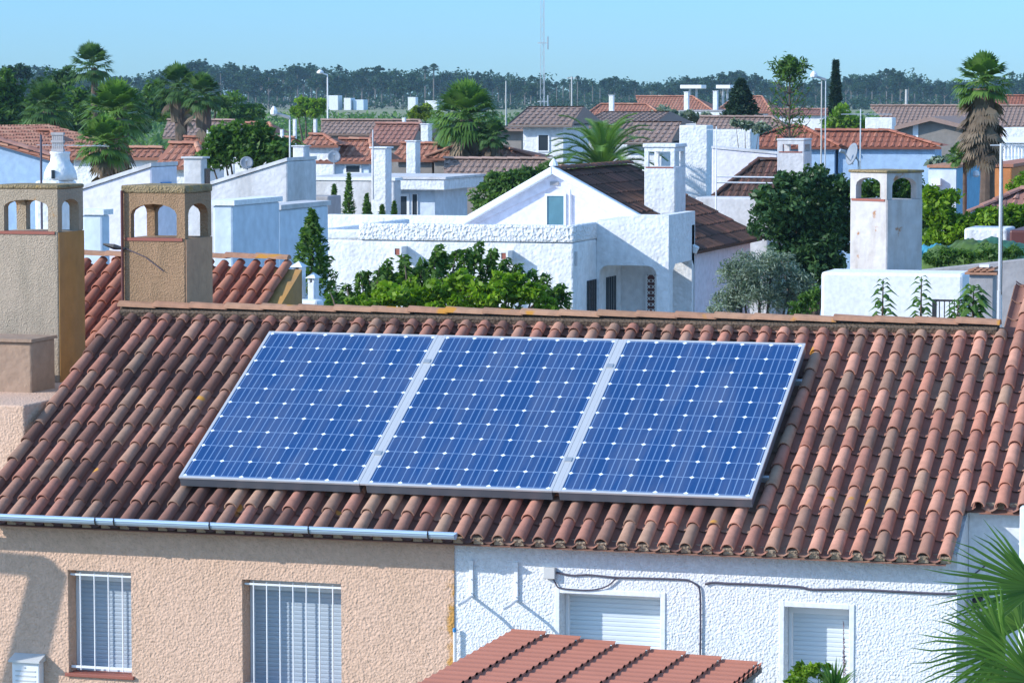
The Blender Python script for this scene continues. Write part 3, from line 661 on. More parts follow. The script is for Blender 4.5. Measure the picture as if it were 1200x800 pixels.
# ---- tiled house behind the ridge, left (monopitch with ochre gable)
def rear_tiled():
    ang = A_; Nn = RN; Yr_top = onY(335, 303, 7.2); P = Yr_top
    t = thing('rear_tiled_house', 'low house with weathered red tiles and ochre side wall between the two chimneys', 'house', (P.x-3, 6, 0))
    L = 2.9; X1 = P.x; X0 = X1-8.5; yr = P.y; zr_ = P.z; ye = yr-L*math.cos(ang); ze = zr_-L*math.sin(ang)
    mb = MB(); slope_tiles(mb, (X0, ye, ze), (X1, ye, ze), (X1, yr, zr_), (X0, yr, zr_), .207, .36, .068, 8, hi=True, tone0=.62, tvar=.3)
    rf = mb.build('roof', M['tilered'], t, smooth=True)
    mb = MB(); ridge_line(mb, (X0, yr+.04, zr_), (X1, yr+.04, zr_), .09, 6, .4, flat=.7); mb.build('ridge_cap', M['ridge'], rf)
    mb = MB(); mb.prism([(X0+.1, ye+.15, 0), (X0+.1, ye+.15, ze-.12), (X0+.1, yr-.02, zr_-.13), (X0+.1, yr-.02, 0)], (X1-X0+.12, 0, 0)); mb.build('wall', M['chimochre'], t)
rear_tiled()
# vents beside the big white wall
for (xl, xc, xr, yt, lab) in ((342, 352.5, 355, 315, 'tall thin white roof vent behind the ridge, left of the big white house'), (360.5, 368, 372, 328, 'short white roof vent partly behind the corner of the big white house')):
    X0, X1, Y0, Y1, z = box_px(xl, xc, xr, yt, 43); Y1 = Y0+.2
    t = thing('roof_vent', lab, 'vent', ((X0+X1)/2, Y0, 4), 'white roof vents'); g = MB(); g.box(X0, X1, Y0, Y1, 3, z-.04); g.build('shaft', M['smoothwhite'], t, bevel=.01)
    g = MB(); g.box(X0-.0, X0+.03, Y0, Y1, z-.039, z+.02); g.box(X1-.03, X1, Y0, Y1, z-.039, z+.02); g.box(X0+.03, X1-.03, Y1-.03, Y1, z-.039, z+.02); g.build('vent_slot', M['smoothwhite'], t)
    cx, cy = (X0+X1)/2, (Y0+Y1)/2; e = .03
    g = MB(); g.add([(X0-e, Y0-e, z+.022), (X1+e, Y0-e, z+.022), (X1+e, Y1+e, z+.022), (X0-e, Y1+e, z+.022), (cx, cy, z+.10)], [(3, 2, 1, 0), (0, 1, 4), (1, 2, 4), (2, 3, 4), (3, 0, 4)]); g.build('pointed_cap', M['smoothwhite'], t)
block('low_terrace', 'low white terrace ledge at the foot of the white roof vents', 'wall', 335, 372, 380, 352, 42, M['smoothwhite'])

# ------------------------------------------------------------------ THE WHITE GABLE HOUSE
def gable_house():
    D = 80; cA = at(672, 262, D); YA = cA.y
    t = thing('white_house', 'large white house with gable, dark tiled roof and porch, in the middle', 'house', (cA.x-3, YA, 0))
    XA0 = onY(371, 300, YA).x; XA1 = cA.x; Xs = onY(421, 300, YA).x; z_lo = onY(400, 269, YA).z; z_hi = onY(560, 263, YA).z; z_b = onY(560, 283, YA).z
    YB = onX(699, 262, XA1).y            # porch block front plane
    g = MB(); g.box(XA0, XA1, YA, YA+7, 0, z_b); g.build('front_wall', M['white'], t, bevel=.05)
    g = MB(); g.box(XA0, Xs+.15, YA+.004, YA+.25, z_b+.002, z_lo); g.box(XA0, XA0+.22, YA+.25, YA+5.5, z_b+.002, z_lo); g.build('low_parapet', M['white'], t, bevel=.06)
    g = MB(); g.box(Xs, XA1+.02, YA-.06, YA+.22, z_b+.003, z_hi); g.box(XA1-.22, XA1+.02, YA+.22, YB+.3, z_b+.003, z_hi); g.box(Xs, Xs+.22, YA+.22, YA+3.5, z_b+.003, z_hi-.02); g.build('rough_parapet', M['roughband'], t, bevel=.05)
    # left rear parapet seen above the front one
    z3 = onY(560, 253, YA+6).z; xl = onY(383, 262, YA+6).x
    g = MB(); g.box(xl, onY(560, 262, YA+6).x, YA+6, YA+6.25, z_b, z3); g.build('rear_parapet', M['white'], t, bevel=.05)
    # porch block
    c = at(783, 253, D*(YB-CAMP.y)/(YA-CAMP.y)); X1 = onY(783.5, 300, YB).x; Y1 = onX(814.5, 260, X1).y; zt = onY(783, 252, YB).z; zlow = onY(699, 263, YB).z; Xm = onY(744, 250, YB).x
    za = onY(740, 311, YB).z; xo0 = onY(702, 330, YB).x; xo1 = onY(769.5, 330, YB).x; rr = .25
    pr = [(XA1+.005, 0), (XA1+.005, zlow), (Xm, zt), (X1, zt), (X1, 0), (xo1, 0), (xo1, za-rr)]+[(xo1-rr+rr*math.cos(R(a)), za-rr+rr*math.sin(R(a))) for a in (30, 60, 90)]+[(xo0+rr-rr*math.sin(R(a)), za-rr+rr*math.cos(R(a))) for a in (0, 30, 60, 90)]+[(xo0, 0)]
    g = MB(); g.prism([(x, YB, z) for x, z in pr], (0, .28, 0)); g.build('porch_front', M['white'], t)
    yo0 = YB+.45; yo1 = Y1-.12; za2 = za+.02
    pr = [(YB+.282, 0), (YB+.282, zt), (Y1, zt), (Y1, 0), (yo1, 0), (yo1, za2-.15), (yo1-.2, za2), (yo0+.3, za2), (yo0, za2-.2), (yo0, 0)]
    g = MB(); g.prism([(X1-.25, y, z) for y, z in pr], (.25, 0, 0)); g.build('porch_side', M['white'], t)
    g = MB(); g.box(XA1+.01, X1-.01, YB+.01, Y1, zt-.35, zt-.15); g.build('porch_ceiling', M['white'], t)
    bk = YB+2.6; g = MB(); g.box(XA1-.5, X1+.0, bk, bk+.3, 0, zt-.36); g.build('porch_back_wall', M['white'], t)
    for (a, b, c_, d, nm_, mt) in ((687.5, 698, 329, 372, 'window', 'dark'), (710, 721, 325, 372, 'window', 'dark')):
        Ys = onX(a, 330, XA1).y; Ye = onX(b, 330, XA1).y; zt1 = onX(a, c_, XA1).z; zb1 = onX(a, d+8, XA1).z
        g = MB(); g.box(XA1+.003, XA1+.03, Ys, Ye, zb1, zt1); w = g.build('window', M['dark'], t)
        g = MB()
        for k in range(4): y = Ys+(Ye-Ys)*(k+.5)/4; g.box(XA1+.031, XA1+.045, y-.015, y+.015, zb1, zt1)
        g.build('grille', M['black'], w)
    # second window & door on the porch back wall
    X0, X1w, z0, z1 = pxr(757, 770, 322, 384, bk); g = MB(); g.box(X0, X1w, bk-.05, bk-.002, z0, z1); dr = g.build('door', M['doorred'], t); g = MB(); xm = (X0+X1w)/2
    for s in (-1, 1):
        for k in range(9): zc = z0+(z1-z0)*(k+.5)/9; g.tube([(xm+s*.02, bk-.06, zc-.12), (xm+s*.13, bk-.06, zc), (xm+s*.02, bk-.06, zc+.12)], .014, 4)
    g.box(X0, X0+.05, bk-.06, bk-.051, z0, z1); g.box(X1w-.05, X1w, bk-.06, bk-.051, z0, z1); g.build('scroll_grille', M['whitepaint'], dr)
    X0, X1w, z0, z1 = pxr(671.5, 674, 295, 312, YA); g = MB(); g.box(XA1+.002, XA1+.05, YA+.12, YA+.2, z0, z1); g.build('downpipe_stub', M['metal'], t)
    for px, py in ((472, 294), (596, 299)):       # pots / vents casting shadows
        X0, X1w, z0, z1 = pxr(px-5, px+5, py-6, py+6, YA); g = MB(); w_ = .05
        g.box(X0, X0+w_, YA-.45, YA-.002, z0, z1); g.box(X1w-w_, X1w, YA-.45, YA-.002, z0, z1); g.box(X0+w_, X1w-w_, YA-.45, YA-.002, z1-w_, z1); g.box(X0+w_, X1w-w_, YA-.45, YA-.002, z0, z0+w_); sp_ = g.build('roof_spout', M['smoothwhite'], t)
        g = MB(); g.box(X0+w_, X1w-w_, YA-.43, YA-.40, z0+w_, z1-w_); g.build('spout_grate', M['sill'], sp_)
    # gable and roof
    YG = YA+5.2; ap = onY(650, 203, YG); fe = onY(816, 292, YG); ang = math.atan2(ap.z-fe.z, fe.x-ap.x)
    N1 = Vector((math.sin(ang), 0, math.cos(ang)))
    Yk = onX(894, 281, fe.x).y; Yk2 = onX(736, 191, ap.x).y; Yk = (Yk+Yk2)/2
    lx = 2*ap.x-fe.x
    Lz = fe.z; bl = onY(540, 264, YG); lzx = bl.x
    slope2 = (ap.z-bl.z)/(ap.x-bl.x); lz = ap.z-slope2*(ap.x-lx)
    g = MB(); g.prism([(bl.x, YG, 0), (bl.x, YG, bl.z-.15), (ap.x, YG, ap.z-.15), (fe.x-.25, YG, fe.z), (fe.x-.25, YG, 0)], (0, Yk-YG-.3, 0)); g.build('gable_wall', M['lavender'], t)
    # thick white verge
    g = MB(); th = .20
    g.prism([(bl.x-.05, YG-.28, bl.z-.1), (ap.x, YG-.28, ap.z-.02), (ap.x, YG-.28, ap.z+th), (bl.x-.15, YG-.28, bl.z+.05)], (0, .45, 0))
    g.prism([(fe.x+.02, YG-.28, fe.z-.12), (ap.x+.002, YG-.28, ap.z-.02), (ap.x+.002, YG-.28, ap.z+th), (fe.x+.1, YG-.28, fe.z+.06)], (0, .28, 0)); g.build('verge', M['smoothwhite'], t, bevel=.03)
    g = MB(); g.prism([(bl.x+.3, YG-.06, bl.z-.02), (ap.x, YG-.06, ap.z-.35), (ap.x, YG-.06, ap.z-.03), (bl.x+.0, YG-.06, bl.z+.0)], (0, .057, 0)); g.prism([(fe.x-.5, YG-.06, fe.z+.12), (ap.x+.002, YG-.06, ap.z-.35), (ap.x+.002, YG-.06, ap.z-.03), (fe.x-.2, YG-.06, fe.z+.1)], (0, .057, 0)); g.build('verge_moulding', M['lavender'], t)
    mb = MB(); slope_tiles(mb, (fe.x+.1, YG+.0, fe.z), (fe.x+.1, Yk, fe.z), (ap.x, Yk, ap.z+.1), (ap.x, YG, ap.z+.1), .27, .52, .085, 6, tone0=.45, tvar=.45)
    mb.quad((ap.x, YG, ap.z+.08), (ap.x, Yk, ap.z+.08), (bl.x-.2, Yk, bl.z), (bl.x-.2, YG, bl.z), tone=.5)
    rf = mb.build('roof', M['tilebrown'], t)
    mb = MB(); ridge_line(mb, (ap.x, YG-.1, ap.z+.1), (ap.x, Yk, ap.z+.1), .12, 6, .45); mb.build('ridge_cap', M['tilebrown'], rf)
    add_window(t, 639, 663.5, 227, 266, YG, 'glass', 'whitepaint')
    X0, X1w, z0, z1 = pxr(667, 670, 222, 266, YG); g = MB(); g.tube([((X0+X1w)/2, YG-.05, z0), ((X0+X1w)/2, YG-.05, z1)], .03, 6); g.build('downpipe', M['smoothwhite'], t)
    X0, X1w, z0, z1 = pxr(645, 655, 213, 217, YG-.06); g = MB(); g.box(X0, X1w, YG-.1, YG-.061, z0, z1); g.build('gable_ornament', M['greywall'], t)
    # ridge finial
    p = onY(650, 199, YG-.28); g = MB(); g.lathe((ap.x, YG-.1, ap.z+.2), [(.13, 0), (.11, .08), (.06, .14), (.02, .2)], 8); g.build('finial', M['smoothwhite'], t)
    # chimney
    Yc = YG+2.3; X1c = onY(790.5, 220, Yc).x; X0c = onY(755, 220, Yc).x; zc = lambda y: onY(790, y, Yc).z; Y1c = onX(803, 220, X1c).y
    open_chimney('chimney', 'white square chimney with rectangular openings on the dark tiled roof of the gable house', X0c, X1c, Yc, Y1c, zc(262), zc(196), zc(183), zc(173), [M['white'], M['white'], M['white'], M['white']], .12, arch=False, slab=.10, over=.04)
    # lower roof wing beyond
    mb = MB()
    return t
M['roughband'] = stucco('heavily_textured_white_band', (.76, .78, .80), 15, .06, 1, (.5, .5, .52), .25, .9, streak=False)
gable_house()

# ------------------------------------------------------------------ right white block with chimney
def right_block():
    D = 47; X0, X1, Y0, Y1, z = box_px(962, 1129, 1136, 321, D)
    t = thing('white_terrace_house', 'white flat terrace wall at right behind the ridge, under the rusty white chimney', 'house', (X0, Y0, 0))
    g = MB(); g.box(X0, X1, Y0, Y0+.9, 0, z); g.build('wall', M['smoothwhite'], t, bevel=.05)
    zl = onY(962, 318, Y0).z
    # grey wall behind
    X0g, X1g, Y0g, Y1g, zg = box_px(1060, 1215, 1230, 311, 51)
    zR = onY(1200, 303, Y0g).z; zL = onY(1078, 315, Y0g).z
    t2 = thing('grey_wall', 'long grey rendered wall behind the white terrace, sloping up to the right', 'wall', (X0g, Y0g, 0))
    g = MB(); g.prism([(X0g, Y0g, 0), (X0g, Y0g, zL-.05), (X1g, Y0g, zR+.02), (X1g, Y0g, 0)], (0, .25, 0)); g.build('wall', M['greywall'], t2, bevel=.02)
    # pillar with clay cap
    X0p, X1p, Y0p, Y1p, zp = box_px(1136, 1164, 1170, 322, 45.5)
    t3 = thing('gate_pillar', 'grey gate pillar capped with broken clay tiles beside the antenna mast', 'pillar', (X0p, Y0p, 0))
    g = MB(); g.box(X0p, X1p, Y0p, Y0p+.4, 0, zp); g.build('shaft', M['greywall'], t3, bevel=.01)
    g = MB(); g.box(X0p-.06, X1p+.06, Y0p-.06, Y0p+.46, zp+.001, zp+.035); 
    for k in range(4): x = X0p+(X1p-X0p)*(k+.5)/4; g.obox((x, Y0p+.2, zp+.07), Vector((.06, 0, .015)), Vector((0, .22, 0)), Vector((0, 0, .018)))
    g.build('clay_cap', M['ridge'], t3)
    g = MB(); a = onY(1153, 316, Y0p).x; g.box(a-.08, a+.06, Y0p+.1, Y0p+.2, zp+.10, zp+.14); g.build('cap_stone', M['smoothwhite'], t3)
    # railing
    Yr = Y0-.9; Xa, Xb, z0, z1 = pxr(1095, 1136, 351, 385, Yr)
    t4 = thing('iron_railing', 'black iron railing in front of the white terrace wall', 'railing', (Xa, Yr, z0)); g = MB(); g.box(Xa-.03, Xa+.03, Yr-.03, Yr+.03, z0-.4, z1); g.build('post', M['black'], t4)
    g = MB(); g.box(Xa+.03, Xb, Yr-.012, Yr+.012, z1-.03, z1); g.box(Xa+.03, Xb, Yr-.012, Yr+.012, z0-.3, z0-.27)
    for k in range(1, 7): x = Xa+(Xb-Xa)*k/7; g.box(x-.007, x+.007, Yr-.007, Yr+.007, z0-.27, z1-.03)
    g.build('bars', M['black'], t4)
    # chimney turned 45 degrees
    Dc = 48.6; pc = at(1037.5, 322, Dc); s = .78; zc = lambda y: at(1037.5, y, Dc).z
    rz = YAW*-1
    th = math.atan2(FW.x, FW.y)+math.atan((1037-600)/F)
    rz = -th-R(44)
    dirc = Vector((math.sin(th), math.cos(th), 0)); c = Vector((pc.x, pc.y, 0))+dirc*(s*.707)
    open_chimney('chimney', 'rust-stained white chimney with arched openings standing cornerwise at right', c.x-s/2, c.x+s/2, c.y-s/2, c.y+s/2, zc(322)-.6, zc(234), zc(218), zc(203), [M['rustwhite'], M['rustwhite'], M['rustwhite'], M['chimtop']], .12, rz=rz, slab=.045, over=.03, lint=.07)
M['rustwhite'] = stucco('rust_stained_white_render', (.54, .52, .51), 12, .012, .7, (.28, .20, .14), .65, 2.2, patch=((.36, .19, .10), 3.2, .62))
right_block()
# antenna mast
def aerial(g, c, w, d, n=8, az=0):
    ax = Vector((math.cos(az), math.sin(az), 0)); ay = Vector((-math.sin(az), math.cos(az), 0)); c = Vector(c)
    g.tube([c-ax*w*.1, c+ax*w], .012, 4)
    for k in range(n): p = c+ax*w*(k+.5)/n; g.tube([p-ay*d*(1-.05*k), p+ay*d*(1-.05*k)], .006, 4)
pm = at(1171, 380, 40.5); zt_ = at(1171, 168, 40.5).z
t = thing('antenna_mast', 'pale galvanised antenna mast with television aerial rising beside the right hand roof', 'antenna', (pm.x, pm.y, 3))
g = MB(); g.tube([(pm.x, pm.y, 3), (pm.x, pm.y, at(1171, 340, 40.5).z)], .033, 8); g.tube([(pm.x, pm.y, at(1171, 340, 40.5).z), (pm.x, pm.y, zt_)], .022, 8); g.build('mast', M['frame'], t)
g = MB(); aerial(g, (pm.x-.05, pm.y, at(1171, 170, 40.5).z), .9, .22, 10, .3); g.build('aerial', M['frame'], t)
g = MB(); g.tube([(pm.x+.02, pm.y-.02, zt_-.2), (pm.x+.035, pm.y-.03, at(1171, 250, 40.5).z), (pm.x+.03, pm.y-.03, at(1171, 345, 40.5).z)], .006, 4); g.build('cable', M['black'], t)

# ------------------------------------------------------------------ carport roof in front
def carport():
    Yt = WY-.55; P = onY(600, 738, Yt); Q = onY(893, 780, Yt); dx = Q.x-P.x; sl = (Q.z-P.z)/dx
    t = thing('carport', 'carport with red-brown stepped metal tile roof below the white wall', 'carport', (P.x+1, Yt-1.5, 0))
    Ly = 3.4; per = .205; step = .345; n = int(Ly/per*10); g = MB(); x = 0
    W_ = dx; k = 0
    # edges of the sheet: left edge follows pixel line toward the viewer
    xl2 = onP(480, 803, P, Vector((-sl, 0, 1)).normalized())
    while x < W_-.02:
        L = min(step, W_-x); z0 = P.z+sl*x; z1 = P.z+sl*(x+L)
        row0 = []; row1 = []; row2 = []
        for i in range(n+1):
            y = Yt-Ly*i/n; ph = (i/10) % 1.0
            w = .5+.5*math.cos(2*math.pi*ph); w = w**2.2
            h = .014*w
            row0.append((P.x+x, y, z0+h+.0)); row1.append((P.x+x+L+.001, y, z1+h+.026)); row2.append((P.x+x+L+.001, y, z1+.014*w-.008))
        m = n+1
        g.add(row0+row1+row2, [(i, i+1, m+i+1, m+i) for i in range(n)]+[(m+i, m+i+1, 2*m+i+1, 2*m+i) for i in range(n) if (i % 10) in (2, 3, 4, 5, 6, 7)])
        # dark gaps where the corrugation ends over the next sheet
        x += L
    g.build('roof_sheet', M['carport'], t)
    # mirrored fold under: sheet underside and fascia
    g = MB(); zl = P.z-.05
    g.prism([(P.x, Yt, P.z-.012), (Q.x, Yt, Q.z-.012), (Q.x, Yt, Q.z-.06), (P.x, Yt, P.z-.06)], (0, -Ly, 0)); g.build('underlay', M['black'], t)
    for (xx, yy) in ((P.x+.1, Yt-.1), (Q.x-.1, Yt-.1), (P.x+.1, Yt-Ly+.1), (Q.x-.1, Yt-Ly+.1)):
        g = MB(); z = P.z+sl*(xx-P.x)-.065; g.box(xx-.05, xx+.05, yy-.05, yy+.05, 0, z); g.build('post', M['metal'], t)
carport()

# unseen pole added at the left to throw the shadow on the beige wall
AZ = R(55); EL = math.atan(.62*math.sin(AZ)); SUN = Vector((-math.sin(AZ), -math.cos(AZ), math.tan(EL))).normalized()
def pole_shadow():
    w = onY(36, 720, BY); q = 2.2; k = q/(-SUN.y)
    b = w+SUN*k
    t = thing('utility_pole', 'unseen leaning concrete pole added to cast the shadow on the beige wall', 'pole', (b.x, b.y, 0))
    top = onY(58, 668, BY)+SUN*k; low = onY(28, 790, BY)+SUN*k; d = (top-low)/(top.z-low.z)
    g = MB(); g.tube([low-d*(low.z), top+d*.05], [.17, .11], 10); g.build('shaft', M['concrete'], t)
    g = MB(); p = onY(20, 665, BY)+SUN*k; g.tube([p+Vector((-1.4, 0, .1)), p+Vector((.38, 0, .02))], .09, 6); g.build('cross_arm', M['concrete'], t)
pole_shadow()

exec_bg = True
# ------------------------------------------------------------------ BACKGROUND BUILDINGS
def sloped_block(name, label, cat, pts, D, xr, mat, side=None):
    """front polygon given as pixels on the plane through the last-but-one right corner, swept back to pixel xr"""
    c = at(pts[-1][0], pts[-1][1], D); Y = c.y
    P = [onY(x, y, Y) for x, y in pts]; Yb = onX(xr, pts[-1][1], c.x).y
    poly = [Vector((P[0].x, Y, 0))]+P+[Vector((P[-1].x, Y, 0))]
    t = thing(name, label, cat, (c.x, Y, 0)); g = MB(); g.prism(poly, (0, Yb-Y, 0)); g.build('wall', mat, t, bevel=.04)
    g = MB()
    for i in range(len(P)-1):
        a, b = P[i], P[i+1]
        if abs(b.x-a.x) < .05: continue
        g.prism([a+Vector((0, -.04, .003)), b+Vector((0, -.04, .003)), b+Vector((0, -.04, .08)), a+Vector((0, -.04, .08))], (0, Yb-Y+.06, 0))
    g.build('coping', M['whiteold'], t)
    return t, Y, c.x, Yb
t, Y, Xc, Yb = sloped_block('white_annex', 'lilac-white annex with rising parapet and small blue shutter, behind the brown chimney', 'building', [(90, 224), (178, 195.5)], 63, 208, M['lavender'])
y0, y1 = onX(188, 215, Xc).y, onX(199, 215, Xc).y; z0, z1 = onX(193, 224, Xc).z, onX(193, 213.5, Xc).z
g = MB(); g.box(Xc+.003, Xc+.04, y0, y1, z0, z1); g.build('blue_shutter', M['bluepaint'], t)
block('water_tank', 'pale square rooftop tank with white lid seen between the two near chimneys', 'tank', 96, 120, 129, 252, 52, M['palebluewall'], coping=M['smoothwhite'])
t, e = small_chimney('square white chimney with moss-stained top above the brown chimney', 215, 236, 243, 186, 230, 62, M['whiteold'])
g = MB(); g.box(e[1]+.002, e[1]+.02, e[2]+.15, e[2]+.4, e[4]-.5, e[4]-.2); g.build('flue_opening', M['dark'], t)
sloped_block('grey_white_annex', 'weathered white annex with long rising parapet left of the centre', 'building', [(240, 219), (337, 189)], 70, 371, M['whiteold'])
small_chimney('small white chimney box on the weathered annex', 343, 356, 363, 172, 190, 71.5, M['whiteold'])
block('blue_white_house', 'pale blue-white flat house block behind the red tiled roof at left', 'house', 249, 273, 328, 241, 54, M['palebluewall'], coping=M['smoothwhite'])
block('rear_blue_block', 'pale blue flat block between the blue-white house and the big white house', 'house', 300, 328, 385, 246, 58.5, M['palebluewall'], coping=M['whiteold'])
block('terrace_wall', 'low grey terrace wall in front of the thuja trees', 'wall', 330, 385, 400, 230, 91, M['greywall'])
block('terrace_parapet', 'long white terrace parapet behind the square moss-stained chimney', 'wall', 195, 462, 470, 212, 100, M['whiteold'], coping=M['smoothwhite'])
# flat roofed modern house
X0, X1, Y0, Y1, z = box_px(366, 521, 567, 207.5, 104)
t = thing('flat_roofed_house', 'flat-roofed house with thick white roof slab and blue-grey walls left of the gable house', 'house', (X0, Y0, 0))
zl = at(521, 223, 104).z
g = MB(); g.box(X0, X1, Y0, Y1, zl, z-.08); g.build('roof_slab', M['white'], t, bevel=.03)
g = MB(); g.box(X0-.05, X1+.05, Y0-.05, Y1+.05, z-.079, z); g.build('coping', M['whiteold'], t)
g = MB(); g.box(X0+.3, X1-.5, Y0+.5, Y1-.3, 0, zl-.002); g.build('wall', M['palebluewall'], t)
for wpx in ((452, 480, 227, 262), (483, 490, 227, 262)): add_window(t, *wpx, Y0+.5)
small_chimney('tall plain white chimney stack in front of the orange tiled roofs', 435, 452, 459, 174, 232, 97, M['white'])
t, e = small_chimney('white roof turret with shaded side among orange roofs', 476, 487, 508, 166, 195, 112, M['white'])
small_chimney('white chimney with dark slot left of the leafy palm', 493, 502, 511, 146, 163, 128, M['white'], True)
HF = house_front
HF('orange-roofed house with satellite dish beside the tall white stack', (368, 188), (438, 188), (434, 163), (397, 163), 114, 25, M['tileorange'], M['palebluewall'], wins=((404, 424, 192, 204),))
HF('small hipped orange roof behind the white annex chimney', (350, 169), (396, 169), (380, 158), (362, 158), 114, 25, M['tileorange'], M['white'])
HF('long grey-pink tiled roof in front of the green field', (376, 156), (500, 156), (492, 141), (376, 141), 150, 22, M['tilegrey'], M['greybeige'])
HF('pink tiled house with slanting verge left of the leafy palm', (428, 167), (482, 167), (492, 145), (440, 145), 132, 24, M['tilepink'], M['greybeige'])
HF('orange hipped roof right of the white roof turret', (497, 184.5), (632, 184.5), (573, 167), (545, 167), 118, 25, M['tileorange'], M['greybeige'])
HF('orange tiled roof close behind the tall white stack', (455, 186), (512, 186), (512, 168), (470, 168), 119, 25, M['tileorange'], M['greybeige'])
HF('brown corrugated tiled roof behind the loquat tree', (520, 207), (690, 207), (640, 186), (520, 186), 111, 24, M['tilebrown2'] if 'tilebrown2' in M else M['tilegrey'], M['greybeige'])
HF('hipped red tiled roof under the pair of palms at left', (180, 194), (240, 194), (230, 168), (198, 168), 92, 26, M['tileorange'], M['white'])
HF('flat orange roof between the left palms and the left white house', (72, 183), (190, 183), (190, 173), (80, 173), 104, 22, M['tileorange'], M['white'])
HF('greyish tiled roof behind the pair of palms at left', (190, 160), (278, 160), (275, 141), (196, 141), 145, 24, M['tilegrey'], M['greybeige'])
HF('small red roof with skylight left of the round green tree', (272, 156), (322, 156), (316, 144), (282, 144), 150, 24, M['tileorange'], M['white'])
HF('low orange roof behind the leafy hedge', (215, 172), (345, 172), (345, 161), (215, 161), 125, 22, M['tileorange'], M['white'])
for (x, y0, y1, D, lab) in ((345, 140, 160, 138, 'tall white chimney at the left end of the grey-pink roof'), (369, 140, 160, 137, 'short white chimney right of its taller neighbour on grey-pink roof'), (272, 150, 162, 124, 'tiny white chimney above the leafy hedge, left'), (312, 150, 163, 124, 'tiny white chimney above the leafy hedge, middle'), (330, 152, 165, 124, 'tiny white chimney above the leafy hedge, right'), (473, 138, 148, 148, 'thin white chimney on the grey-pink roof ridge'), (244, 153, 166, 124, 'tiny white chimney just right of the pair of palms')):
    small_chimney(lab, x-2, x+1.5, x+3, y0, y1, D, M['white'], group='small white chimneys on the far roofs')
# left edge white house
def left_house():
    D = 108; P1 = at(76, 187, D); Y = P1.y
    t = thing('house', 'pale blue house wall at the left edge with tiled roof above it', 'house', (P1.x-4, Y, 0))
    top = onY(0, 165, Y); far = onY(-60, 147, Y)
    g = MB(); g.prism([(far.x, Y, 0), (far.x, Y, far.z-.1), (P1.x-.2, Y, P1.z-.15), (P1.x-.2, Y, 0)], (0, 6, 0)); g.build('wall', M['bluewall'], t)
    mb = MB(); slope_tiles(mb, (P1.x, Y-.3, P1.z), (P1.x, Y+8, P1.z), (far.x, Y+8, far.z), (far.x, Y-.3, far.z), .25, .4, .08, 5, tone0=.5); mb.build('roof', M['tileorange'], t)
    g = MB(); ridge_line(g, (far.x, Y-.3, far.z+.05), (P1.x, Y-.3, P1.z+.05), .14, 5); g.build('verge_tiles', M['tilepink'], t)
left_house()
HF('red tiled roof just right of the left edge behind the dome chimney', (20, 176), (84, 190), (60, 153), (44, 153), 112, 28, M['tileorange'], M['white'])
# white domed chimney
c = at(66, 218, 74); t = thing('chimney', 'white rounded dome chimney with slatted cowl, left of the annex', 'chimney', (c.x, c.y, c.z-1)); s = 74/F
g = MB(); g.box(c.x-20*s, c.x+14*s, c.y-.4, c.y+.6, c.z-1.5, c.z+7*s); g.build('base', M['white'], t, bevel=.1)
g = MB(); g.lathe((c.x+3*s, c.y+.1, c.z+7*s), [(20*s, 0), (19*s, 8*s), (16*s, 15*s), (11.5*s, 22*s), (11*s, 30*s), (12*s, 31*s), (12*s, 33*s)], 20); g.build('dome', M['white'], t, smooth=True)
g = MB(); g.lathe((c.x+3*s, c.y-16*s*.95, c.z+14*s), [(2.2*s, -.1), (2.2*s, .1)], 8); g.build('dome_hole', M['dark'], t)
g = MB()
for k in range(6): x = c.x-4*s+k*2.4*s; g.box(x-.02, x+.02, c.y, c.y+.05, c.z+40*s, c.z+60*s)
for zz_ in (42, 52, 61): g.box(c.x-6*s, c.x+10*s, c.y-.02, c.y+.07, c.z+zz_*s-.03, c.z+zz_*s+.03)
g.build('slatted_cowl', M['greywall'], t)
c = at(48.5, 218, 66); g = MB(); g.tube([(c.x, c.y, c.z-1.5), (c.x, c.y, at(48.5, 158, 66).z)], .025, 6)
t = thing('antenna_mast', 'antenna mast with horizontal boom at the far left', 'antenna', (c.x, c.y, c.z)); g.build('mast', M['cable'], t)
g = MB(); z = at(48, 170, 66).z; g.tube([(c.x-.1, c.y, z), (c.x+1.5, c.y+.1, z-.02)], .008, 4)
for k in range(12): x = c.x+.1+.12*k; g.tube([(x, c.y-.12, z-.01), (x, c.y+.12, z+.01)], .005, 4)
g.build('aerial', M['metal'], t)
# centre background
def plain_house(label, xl, xc, xr, yt, D, wmat, roof=None, wins=(), over=.5, rise=.9, rmat='tilegrey'):
    X0, X1, Y0, Y1, z = box_px(xl, xc, xr, yt, D)
    t = thing('house', label, 'house', ((X0+X1)/2, Y0, 0)); g = MB(); g.box(X0, X1, Y0, Y1, 0, z); g.build('wall', wmat, t)
    o = over; ym = (Y0+Y1)/2; h = min(rise, (ym-Y0)*.5)
    mb = MB(); a = .3 if (X1-X0) > 3 else .1
    slope_tiles(mb, (X0-o, Y0-o, z), (X1+o, Y0-o, z), (X1+o-(X1-X0)*a, ym, z+h), (X0-o+(X1-X0)*a, ym, z+h), .26, .45, .08, 4)
    mb.add([(X1+o, Y0-o, z), (X1+o, Y1+o, z), (X1+o-(X1-X0)*a, ym, z+h)], [(0, 1, 2)], .4)
    mb.add([(X0-o, Y1+o, z), (X0-o, Y0-o, z), (X0-o+(X1-X0)*a, ym, z+h)], [(0, 1, 2)], .4)
    mb.quad((X1+o, Y1+o, z), (X0-o, Y1+o, z), (X0-o+(X1-X0)*a, ym, z+h), (X1+o-(X1-X0)*a, ym, z+h), tone=.4)
    mb.build('roof', M[rmat], t)
    g = MB(); g.box(X0-o+.02, X1+o-.02, Y0-o+.02, Y1+o-.02, z-.10, z-.055); g.build('eaves_board', M['greybeige'], t)
    for w in wins: add_window(t, *w, Y0)
    return t
